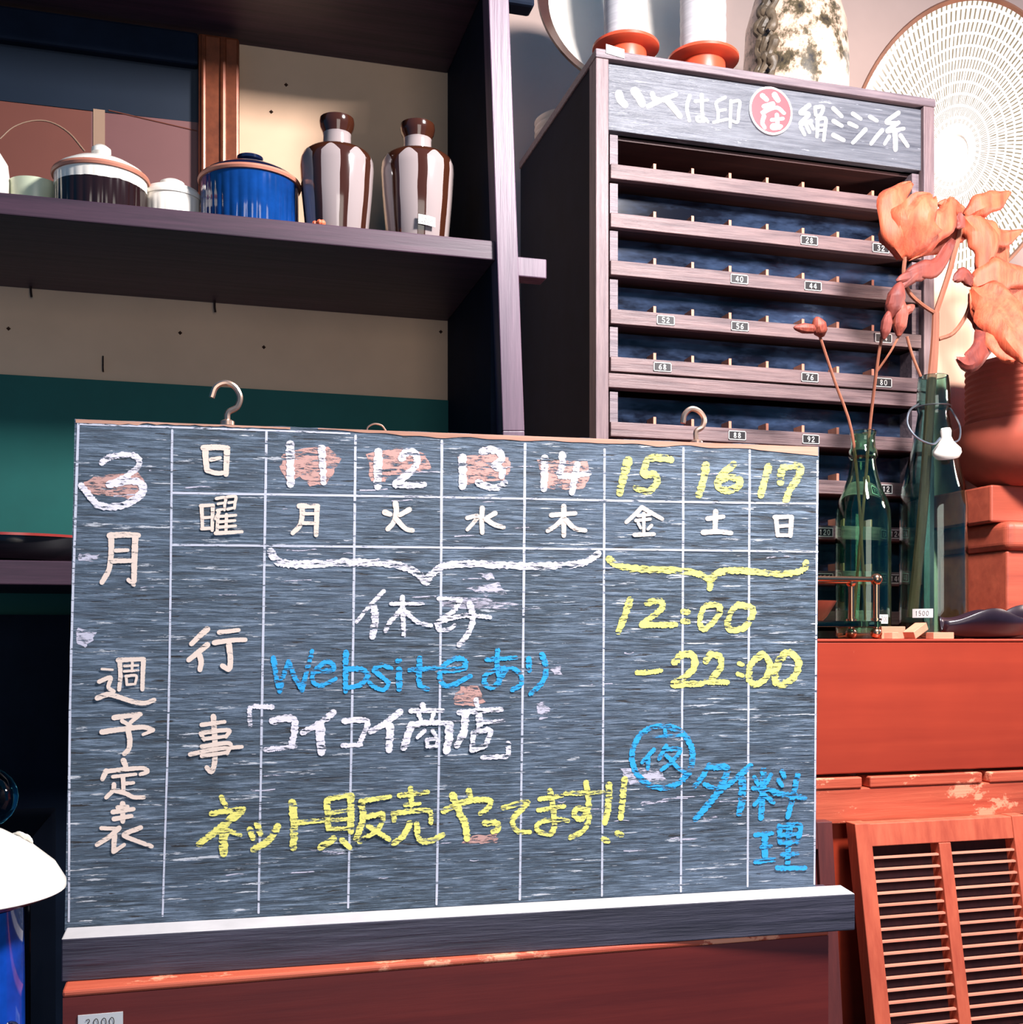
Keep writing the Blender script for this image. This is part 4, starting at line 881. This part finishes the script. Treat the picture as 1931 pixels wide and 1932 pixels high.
wr(1120, 1220, sE, 'c_yellow', [[(40, [(362, 216), (480, 210), (560, 196)])], [(56, [(672, 130), (740, 62), (830, 82), (830, 180), (740, 262), (662, 300)]), (50, [(662, 316), (900, 306)])], [(52, [(932, 120), (980, 62), (1050, 92), (1050, 180), (972, 270)]), (44, [(932, 290), (1110, 295)])], [(36, [(1206, 140), (1236, 150)]), (36, [(1196, 226), (1236, 240)])], [(52, [(1390, 62), (1302, 150), (1292, 270), (1340, 310), (1430, 260), (1460, 132), (1400, 55)])], [(58, [(1590, 52), (1522, 150), (1502, 270), (1550, 318), (1660, 250), (1700, 132), (1640, 52), (1582, 52)])]], CC)
cir = [(570 + 252 * math.cos(a_ * math.pi / 8 - 1.4), 910 + 258 * math.sin(a_ * math.pi / 8 - 1.4)) for a_ in range(17)]
wr(1120, 1220, sE, 'c_blue', [[(48, cir), (28, [(480, 742), (760, 732)]), (30, [(592, 690), (602, 742)]), (34, [(500, 852), (402, 960)]), (34, [(452, 920), (450, 1010)]), (34, [(602, 820), (542, 930)]), (34, [(580, 852), (720, 850), (640, 960), (562, 1020)]), (34, [(602, 900), (720, 1020), (800, 1050)])],
    [(44, [(960, 982), (900, 1080), (832, 1160)]), (52, [(962, 996), (1106, 1012), (1032, 1200), (930, 1330), (842, 1430)]), (38, [(922, 1140), (1060, 1200)])], [(46, [(1300, 986), (1200, 1072), (1082, 1170)]), (58, [(1232, 1100), (1232, 1250), (1206, 1380)])],
    [(50, [(1410, 1022), (1402, 1200), (1386, 1420)]), (34, [(1332, 1080), (1362, 1140)]), (34, [(1470, 1060), (1432, 1130)]), (36, [(1322, 1172), (1500, 1190)]), (38, [(1400, 1232), (1332, 1310)]), (38, [(1422, 1232), (1490, 1290)]), (40, [(1560, 1032), (1580, 1080)]), (38, [(1532, 1102), (1560, 1150)]), (44, [(1492, 1206), (1750, 1250)]), (46, [(1690, 1062), (1652, 1230), (1606, 1410)])],
    [(38, [(1342, 1560), (1480, 1546)]), (50, [(1420, 1560), (1420, 1760)]), (34, [(1392, 1660), (1470, 1650)]), (40, [(1342, 1780), (1500, 1762)]), (40, [(1540, 1482), (1542, 1620)]), (44, [(1552, 1490), (1706, 1482), (1690, 1620)]), (34, [(1552, 1560), (1700, 1550)]), (34, [(1542, 1620), (1690, 1612)]), (46, [(1620, 1482), (1606, 1800)]), (36, [(1562, 1720), (1690, 1712)]), (42, [(1522, 1830), (1750, 1830)])]], CC)

# ---------------------------------------------------------------- bottles with dried lilies
def bottle(u, y, name, lab, mat, spec, wall=.0028):
    c = at(u, 1000, y); c.z = CT; q = ppm(u, y)
    o = thing(name, c, lab, 'bottle')
    outer = [(hw * q, at(u, v, y).z - CT) for v, hw in spec]
    inner = [(max(.004, r - wall), z) for r, z in outer]
    prof = [(0, 0), (outer[0][0] * .92, 0), (outer[0][0], .004)] + outer[1:] + [(outer[-1][0] - wall * .5, outer[-1][1] + .001)] + inner[:0:-1] + [(inner[0][0], .009), (0, .012)]
    MB().lathe(c, prof, 44).build('glass_body', mat, o, True)
    return o, c, q
b1, c1, q1 = bottle(1629, 1.43, 'green_bottle', 'small green glass bottle holding two dried seed stems', W['bottleg'],
    [(1195, 50), (1180, 51), (1000, 51), (965, 50), (945, 45), (925, 36), (900, 28), (878, 24), (868, 23), (862, 27), (850, 26), (846, 23), (824, 22), (820, 24), (815, 24)])
b2, c2, q2 = bottle(1762, 1.43, 'swing_top_bottle', 'tall clear green swing top bottle holding the dried lily', W['bottlet'],
    [(1195, 60), (1180, 62), (960, 61), (920, 57), (880, 48), (840, 38), (800, 31), (780, 28), (776, 29), (770, 31), (740, 30), (716, 28), (711, 27)])
price_tag(b2, '1500', 1741, 1157, 1.43 - 60 * q2, 39, 17, W['ink'], 0.0, 62 * q2, c2)
price_tag(b1, '700', 1668, 1168, 1.43 - 40 * q1, 22, 17, W['ink'], 0.0, 51.5 * q1, c1)
# swing wire and stopper
yw = 1.43 - 34 * q2
MB().tube([at(1734, 762, 1.43 - 10 * q2), at(1717, 775, yw), at(1713, 800, yw - .004), at(1730, 825, yw - .01), at(1760, 838, yw - .014), at(1775, 826, yw - .016)], .0016, 7).build('swing_wire', W['wire'], b2, True)
MB().tube([at(1790, 766, 1.43 - 10 * q2), at(1800, 780, yw), at(1812, 805, yw), at(1810, 830, yw - .01), at(1792, 835, yw - .014)], .0014, 7).build('swing_wire', W['wire'], b2, True)
MB().lathe(Vector((c2.x, c2.y, at(1762, 768, 1.43).z)), [(30.5 * q2, -.0012), (31.5 * q2 + .001, 0), (30.5 * q2, .0012)], 28).build('wire_collar', W['wire'], b2, True)
st = at(1785, 808, yw - .015); m = MB(); m.lathe((0, 0, 0), [(0, .0), (8 * q2, .0), (10 * q2, -.004), (9 * q2, -.012), (13 * q2, -.02), (25 * q2, -.031), (26 * q2, -.037), (22 * q2, -.043), (0, -.045)], 26)
M = Matrix.Translation(st) @ Matrix.Rotation(math.radians(-14), 4, 'Y') @ Matrix.Rotation(math.radians(14), 4, 'X'); m.v = [M @ p_ for p_ in m.v]
m.build('ceramic_stopper', W['porc'], b2, True)

def petal(m, pts, w, cup=.35, n=10, wid=None, ruf=.0):
    P, R_ = catmull([Vector(p_) for p_ in pts], [0] * len(pts), 5); N = len(P); vs = []; fs = []; K = 6
    view = Vector((math.sin(TH), math.cos(TH), 0))
    for i, p_ in enumerate(P):
        t = i / (N - 1); d_ = (P[min(i + 1, N - 1)] - P[max(i - 1, 0)]).normalized()
        side = d_.cross(view); side = side.normalized() if side.length > .1 else Vector((1, 0, 0)); nor = side.cross(d_).normalized()
        ww = 1.25 * w * (math.sin(math.pi * min(1, (t * .9 + .07))) ** .8) * (1 + .12 * math.sin(t * 17 + w * 300))
        for k in range(K + 1):
            s_ = k / K * 2 - 1
            vs.append(p_ + side * (s_ * ww / 2) + nor * (cup * .5 * ww * (s_ * s_ - .4) + ruf * w * (1.6 * math.sin(t * 9 + s_ * 4 + w * 90) * abs(s_) + .8 * math.sin(s_ * 7 + t * 3))))
    for i in range(N - 1):
        for k in range(K): a_ = i * (K + 1) + k; fs.append((a_, a_ + 1, a_ + K + 2, a_ + K + 1))
    m.add(vs, fs)
lily = thing('dried_lily', Vector((c2.x, c2.y, CT + .014)), 'dried orange lily with three withered blooms in the swing top bottle', 'dried flower')
Y = 1.425
MB().tube([at(1722, 1165, 1.43), at(1742, 960, 1.43), at(1757, 740, Y), at(1764, 650, Y), at(1766, 590, Y)], [.0075, .0075, .007, .006, .0052], 9).build('stem', W['stem'], lily, True)
for pts, r_ in (([(1766, 592), (1790, 520), (1806, 460), (1822, 405)], .0042), ([(1766, 592), (1740, 575), (1716, 552), (1706, 520), (1708, 485)], .0032), ([(1772, 640), (1800, 628), (1826, 590), (1834, 552), (1838, 540)], .0032), ([(1738, 710), (1722, 670), (1712, 635)], .0022)):
    MB().tube([at(u, v, Y - .004 * i) for i, (u, v) in enumerate(pts)], [r_] * len(pts), 7).build('branch', W['stem'], lily, True)
def bloom(pets, mat='petal', name='petal'):
    for pts, w, cup in pets:
        m = MB(); petal(m, [at(u, v, y) for u, v, y in pts], w, cup, ruf=.05)
        m.build(name, W[mat], lily, True, solid=.0007)
bloom([([(1708, 488, 1.41), (1692, 440, 1.40), (1682, 392, 1.41), (1700, 362, 1.415), (1722, 346, 1.42)], .034, .3),
       ([(1708, 488, 1.41), (1722, 440, 1.395), (1738, 400, 1.385), (1760, 370, 1.39)], .060, .3),
       ([(1710, 488, 1.412), (1750, 446, 1.40), (1786, 408, 1.40), (1798, 372, 1.405)], .034, .35),
       ([(1710, 486, 1.42), (1760, 462, 1.42), (1810, 442, 1.42), (1830, 446, 1.42)], .024, .3),
       ([(1708, 486, 1.42), (1700, 430, 1.43), (1720, 385, 1.44)], .05, .3)])
bloom([([(1822, 408, 1.41), (1850, 388, 1.40), (1880, 376, 1.40), (1908, 362, 1.40)], .028, .35),
       ([(1822, 408, 1.41), (1845, 430, 1.40), (1862, 470, 1.395), (1852, 522, 1.40)], .036, .3),
       ([(1830, 400, 1.41), (1862, 430, 1.40), (1890, 448, 1.40), (1931, 434, 1.41)], .026, .35),
       ([(1826, 405, 1.415), (1866, 440, 1.41), (1888, 470, 1.41), (1900, 502, 1.41)], .03, .3),
       ([(1822, 404, 1.42), (1800, 390, 1.42), (1770, 384, 1.425)], .02, .3)])
bloom([([(1836, 540, 1.40), (1870, 522, 1.39), (1910, 518, 1.385), (1960, 530, 1.39)], .040, .3),
       ([(1838, 542, 1.40), (1880, 570, 1.37), (1915, 620, 1.33), (1940, 690, 1.30)], .062, .3),
       ([(1838, 542, 1.405), (1890, 545, 1.40), (1940, 570, 1.40), (1980, 590, 1.40)], .046, .3),
       ([(1836, 544, 1.40), (1870, 600, 1.37), (1895, 655, 1.33), (1918, 680, 1.31)], .036, .3)])
bloom([([(1838, 540, 1.40), (1820, 518, 1.40), (1800, 530, 1.40)], .018, .3), ([(1846, 590, 1.40), (1866, 610, 1.375), (1858, 650, 1.345), (1830, 684, 1.33), (1806, 676, 1.33)], .026, .3), ([(1838, 560, 1.40), (1845, 595, 1.40), (1850, 630, 1.40)], .02, .3),
       ([(1800, 452, 1.41), (1770, 500, 1.40), (1730, 512, 1.40), (1700, 545, 1.40)], .022, .3), ([(1770, 505, 1.405), (1735, 515, 1.40), (1692, 530, 1.40)], .018, .35), ([(1812, 400, 1.40), (1814, 420, 1.398), (1806, 432, 1.40)], .012, .3)], 'leaf', 'leaf')
def pod(m, a_, b2_, r_):
    m.tube([a_, a_.lerp(b2_, .25), a_.lerp(b2_, .6), a_.lerp(b2_, .9), b2_], [r_ * .3, r_ * .9, r_, r_ * .5, r_ * .12], 9, 4)
s1 = thing('dried_seed_stem', Vector((c1.x - .008, c1.y, CT + .014)), 'dried stem with two open seed pods in the small green bottle', 'dried flower')
m = MB().tube([at(1634, 1170, 1.43), at(1622, 950, 1.43), at(1608, 815, 1.425), at(1576, 720, 1.42), at(1548, 636, 1.415)], [.0022] * 5, 7); m.build('stem', W['stem'], s1, True)
for a_, b2_, r_ in (((1552, 636), (1540, 598), .011), ((1545, 622), (1498, 618), .0075)):
    m = MB(); pod(m, at(*a_, 1.413), at(*b2_, 1.41), r_); m.build('seed_pod', W['pod'], s1, True)
s2 = thing('dried_seed_stem', Vector((c1.x + .006, c1.y, CT + .014)), 'dried stem with dark red pods rising from the small green bottle behind the lily', 'dried flower')
MB().tube([at(1610, 1180, 1.432), at(1632, 930, 1.432), at(1641, 815, 1.425), at(1652, 720, 1.400), at(1664, 640, 1.380), at(1690, 545, 1.372)], [.0024] * 6, 7).build('stem', W['stem'], s2, True)
MB().tube([at(1656, 700, 1.396), at(1680, 665, 1.38), at(1698, 632, 1.373)], .0017, 6).build('branch', W['stem'], s2, True)
for a_, b2_, r_, mt in (((1680, 600), (1700, 532), .013, 'leaf'), ((1696, 634), (1702, 564), .011, 'pod'), ((1700, 594), (1726, 576), .007, 'pod'), ((1668, 640), (1678, 586), .008, 'leaf')):
    m = MB(); pod(m, at(*a_, 1.372), at(*b2_, 1.370), r_); m.build('seed_pod', W[mt], s2, True)

# ---------------------------------------------------------------- brass stand, cup, blocks, leaf dishes
Yb, Yk = 1.315, 1.375
bs = thing('brass_stand', Vector((at(1600, 1190, Yb).x, 1.345, CT)), 'small brass rail stand with a green glass shelf beside the green bottle', 'stand')
xr_, xl_ = at(1654, 1190, Yb).x, at(1440, 1190, Yb).x; qb = ppm(1654, Yb); zr_ = at(1652, 1093, Yb).z; zg = at(1650, 1172, Yb).z; fb = 11 * qb
def post_(x, y):
    MB().ball((x, y, zr_), 11.5 * qb).tube([(x, y, zr_), (x, y, CT + fb)], 6 * qb, 10, 1).ball((x, y, CT + fb), fb).build('brass_post', W['brass'], bs, True)
    MB().lathe((x, y, zg + .001), [(0, 0), (10 * qb, 0), (10 * qb, .003), (0, .003)], 18).build('collar', W['brass'], bs, True)
for x in (xl_, xr_):
    for y in (Yb, Yk): post_(x, y)
for y in (Yb, Yk): MB().tube([(xl_, y, zr_), (xr_, y, zr_)], 5 * qb, 10, 1).build('rail', W['brass'], bs, True)
MB().box(xl_ - .004, xr_ + .004, Yb - .006, Yk + .006, zg - .008, zg).build('glass_shelf', W['tealslab'], bs, bevel=.0008)['label'] = 'thick green glass shelf'
c = at(1530, 1170, 1.345); c.z = zg + .0002; qc = ppm(1530, 1.345); hz_ = at(1530, 1134, 1.345).z - c.z
tag(MB().lathe(c, [(0, 0), (22 * qc, 0), (30 * qc, .006), (48 * qc, hz_), (44 * qc, hz_), (27 * qc, .008), (0, .006)], 36).build('terracotta_cup', W['terra'], None, True), 'small terracotta cup on the green glass shelf', 'cup')
def block(u0, u1, v0, rot, y, d_, lab, tilt=0):
    x0_, x1_ = at(u0, 1190, y).x, at(u1, 1190, y).x; h_ = (at(u0, v0, y).z - CT)
    m = MB().box(-(x1_ - x0_) / 2, (x1_ - x0_) / 2, -d_ / 2, d_ / 2, 0, h_)
    M = Matrix.Rotation(rot, 4, 'Z') @ Matrix.Rotation(tilt, 4, 'Y'); m.v = [M @ p_ for p_ in m.v]; zm = min(p_.z for p_ in m.v)
    cc_ = Vector(((x0_ + x1_) / 2, y, CT - zm)); m.v = [p_ + cc_ for p_ in m.v]
    return tag(m.build('wooden_block', W['wblock'], None, bevel=.0006), lab, 'block', 'small wooden blocks')
block(1672, 1693, 1193, .5, 1.305, .012, 'smallest wooden block at the foot of the brass stand')
block(1662, 1702, 1182, -.2, 1.338, .016, 'flat wooden block behind the smallest block by the brass stand')
block(1712, 1748, 1191, .3, 1.312, .018, 'wooden block tilted up on one edge in front of the tall bottle', -.45)
block(1754, 1794, 1193, .05, 1.305, .016, 'low rectangular wooden block lying near the dark leaf dish')
def leaf_dish(u0, u1, vtop, y, lab, depth):
    x0_, x1_ = at(u0, 1190, y).x, at(u1, 1190, y).x; L_ = x1_ - x0_; cx_ = (x0_ + x1_) / 2
    hh = at((u0 + u1) / 2, vtop, y).z - CT; m = MB(); vs = []; fs = []; n1, n2 = 22, 10
    for i in range(n1 + 1):
        t = i / n1; w_ = depth * (math.sin(math.pi * (.04 + .92 * t)) ** .8) / 2
        for k in range(n2 + 1):
            s_ = k / n2 * 2 - 1
            zz_ = CT + .0015 + hh * (abs(s_) ** 2.2) * (.30 + .68 * math.sin(math.pi * (.1 + .8 * t)) ** 1.5 + .08 * math.sin(9 * t + 2 * s_)) + .010 * abs(2 * t - 1) ** 3
            vs.append(Vector((x0_ + L_ * t, y + s_ * w_, zz_)))
    for i in range(n1):
        for k in range(n2): a_ = i * (n2 + 1) + k; fs.append((a_, a_ + n2 + 1, a_ + n2 + 2, a_ + 1))
    m.add(vs, fs)
    return tag(m.build('leaf_dish', W['leafd'], None, True, solid=.003), lab, 'dish', 'dark leaf shaped dishes')
leaf_dish(1778, 1945, 1153, 1.33, 'dark leaf shaped dish with a wavy rim beside the wooden blocks', .055)
leaf_dish(1850, 2010, 1146, 1.37, 'dark leaf shaped dish half behind the other leaf dish', .022)
# boxes and pot
def slab(name, uf, y0, y1, z0, z1, lab, mat, bev=.003, xl=.30):
    x = at(uf, 1000, y0).x
    return tag(MB().box(x, x + xl, y0, y1, z0, z1).build(name, mat, None, bevel=bev), lab, 'box')
zc0 = CT; zc1 = EYE + .128; zc2 = EYE + .172; zc3 = EYE + .228
slab('wooden_box', 1901, 1.405, 1.56, zc0, zc1, 'red brown wooden box at the bottom of the stack under the terracotta pot', W['boxwood'], .003)
slab('wooden_board', 1904, 1.395, 1.56, zc1, zc2, 'rounded wooden slab between the two boxes under the terracotta pot', W['boxwood'], .012)
slab('wooden_box', 1871, 1.42, 1.57, zc2, zc3, 'flat wooden box right under the terracotta pot', W['boxwood'], .003)
cpu, cpy = 1950, 1.445; c = at(cpu, 900, cpy); c.z = zc3; qp = ppm(cpu, cpy)
zp = lambda v: at(cpu, v, cpy).z - zc3
pot = thing('terracotta_pot', c, 'ribbed terracotta pot with a wide round lower bowl on stacked boxes', 'pot')
ribs = [(118 * qp * (1 + .02 * (i % 2)), zp(800) + (zp(692) - zp(800)) * i / 18) for i in range(19)]
MB().lathe(c, [(0, 0), (78 * qp, 0), (92 * qp, .004), (128 * qp, zp(890)), (148 * qp, zp(850)), (150 * qp, zp(830)), (142 * qp, zp(808)), (122 * qp, zp(801)), (0, zp(801))], 56).build('lower_bowl', W['terrap'], pot, True)
MB().lathe(c, [(0, zp(801) + .0003), (118 * qp, zp(801) + .0003)] + ribs + [(112 * qp, zp(688)), (104 * qp, zp(692)), (102 * qp, zp(790)), (0, zp(795))], 56).build('ribbed_cylinder', W['terrap'], pot, True)

# ---------------------------------------------------------------- things at the dark left side
tz = EYE - .46
tb = thing('dark_table', (-.32, 1.08, 0), 'dark lacquered side table beside the blackboard', 'table')
tx1 = at(100, 1900, 1.0).x - .012
MB().box(-.62, tx1, .88, 1.30, tz - .02, tz).build('table_top', W['black'], tb, bevel=.002)
for x in (-.60, tx1 - .03):
    for y in (.90, 1.25): MB().box(x, x + .03, y, y + .03, 0, tz - .02).build('leg', W['black'], tb)
uj, yj = -62, .95; c = at(uj, 1800, yj); c.z = tz; qj = ppm(uj, yj); zj = at(uj, 1712, yj).z - tz
bj = thing('blue_glass_jar', c, 'cobalt blue mottled glass jar under the upturned white bowl', 'jar')
MB().lathe(c, [(0, 0), (70 * qj, 0), (96 * qj, .01), (102 * qj, zj * .3), (100 * qj, zj * .8), (98 * qj, zj), (92 * qj, zj), (90 * qj, .012), (0, .01)], 48).build('jar_body', W['blueglass'], bj, True)
for i in range(7):
    a_ = -math.pi / 2 + .62 + .07 * math.sin(i * 3); zz_ = zj * (.08 + .11 * i)
    MB().ball(Vector((c.x + 101 * qj * math.cos(a_ + .15 * (i % 3)), c.y + 101 * qj * math.sin(a_ + .15 * (i % 3)), c.z + zz_)), .006 + .002 * (i % 2), 10).build('glass_dot', W['porcg'] if i % 3 == 0 else W['bluedark'], bj, True)
ud, yd = -78, .955; c = at(ud, 1700, yd); qd = ppm(ud, yd); c.z = bj.location.z + zj + .0005
zd_ = lambda v: at(ud, v, yd).z - c.z
sd = thing('porcelain_bowl', c, 'white porcelain bowl turned upside down on the blue glass jar', 'bowl')
MB().lathe(c, [(186 * qd, zd_(1686)), (189 * qd, zd_(1684)), (189 * qd, zd_(1673)), (170 * qd, zd_(1640)), (130 * qd, zd_(1604)), (78 * qd, zd_(1572)), (30 * qd, zd_(1552)), (0, zd_(1548))], 64).build('dome', W['porc'], sd, True)
MB().lathe(c, [(0, .0), (96 * qj, 0), (150 * qd, zd_(1700)), (187 * qd, zd_(1686)), (180 * qd, zd_(1682)), (90 * qj, .003), (0, .003)], 64).build('underside', W['redlac'], sd, True)
fm = MB(); fp = at(40, 1606, 1.0)
for (u, v) in ((26, 1578), (40, 1570), (58, 1580)): petal(fm, [at(38, 1612, .975), at((u + 38) / 2, (v + 1600) / 2, .97), at(u, v, .965)], .013, .3)
fm.build('flower', W['porc'], sd, True, solid=.001)
bxz = at(0, 1562, 1.12).z
tag(MB().box(-.62, at(92, 1600, 1.02).x - .02, 1.06, 1.24, tz, bxz).build('dark_box', W['black'], None, bevel=.002), 'plain black box on the dark side table', 'box')
c = at(-28, 1510, 1.12); rf = 58 * ppm(-28, 1.12)
tag(MB().ball((c.x, 1.12, bxz + rf), rf, 36).build('glass_float', W['darkglass'], None, True), 'dark round glass float on the black box', 'float')
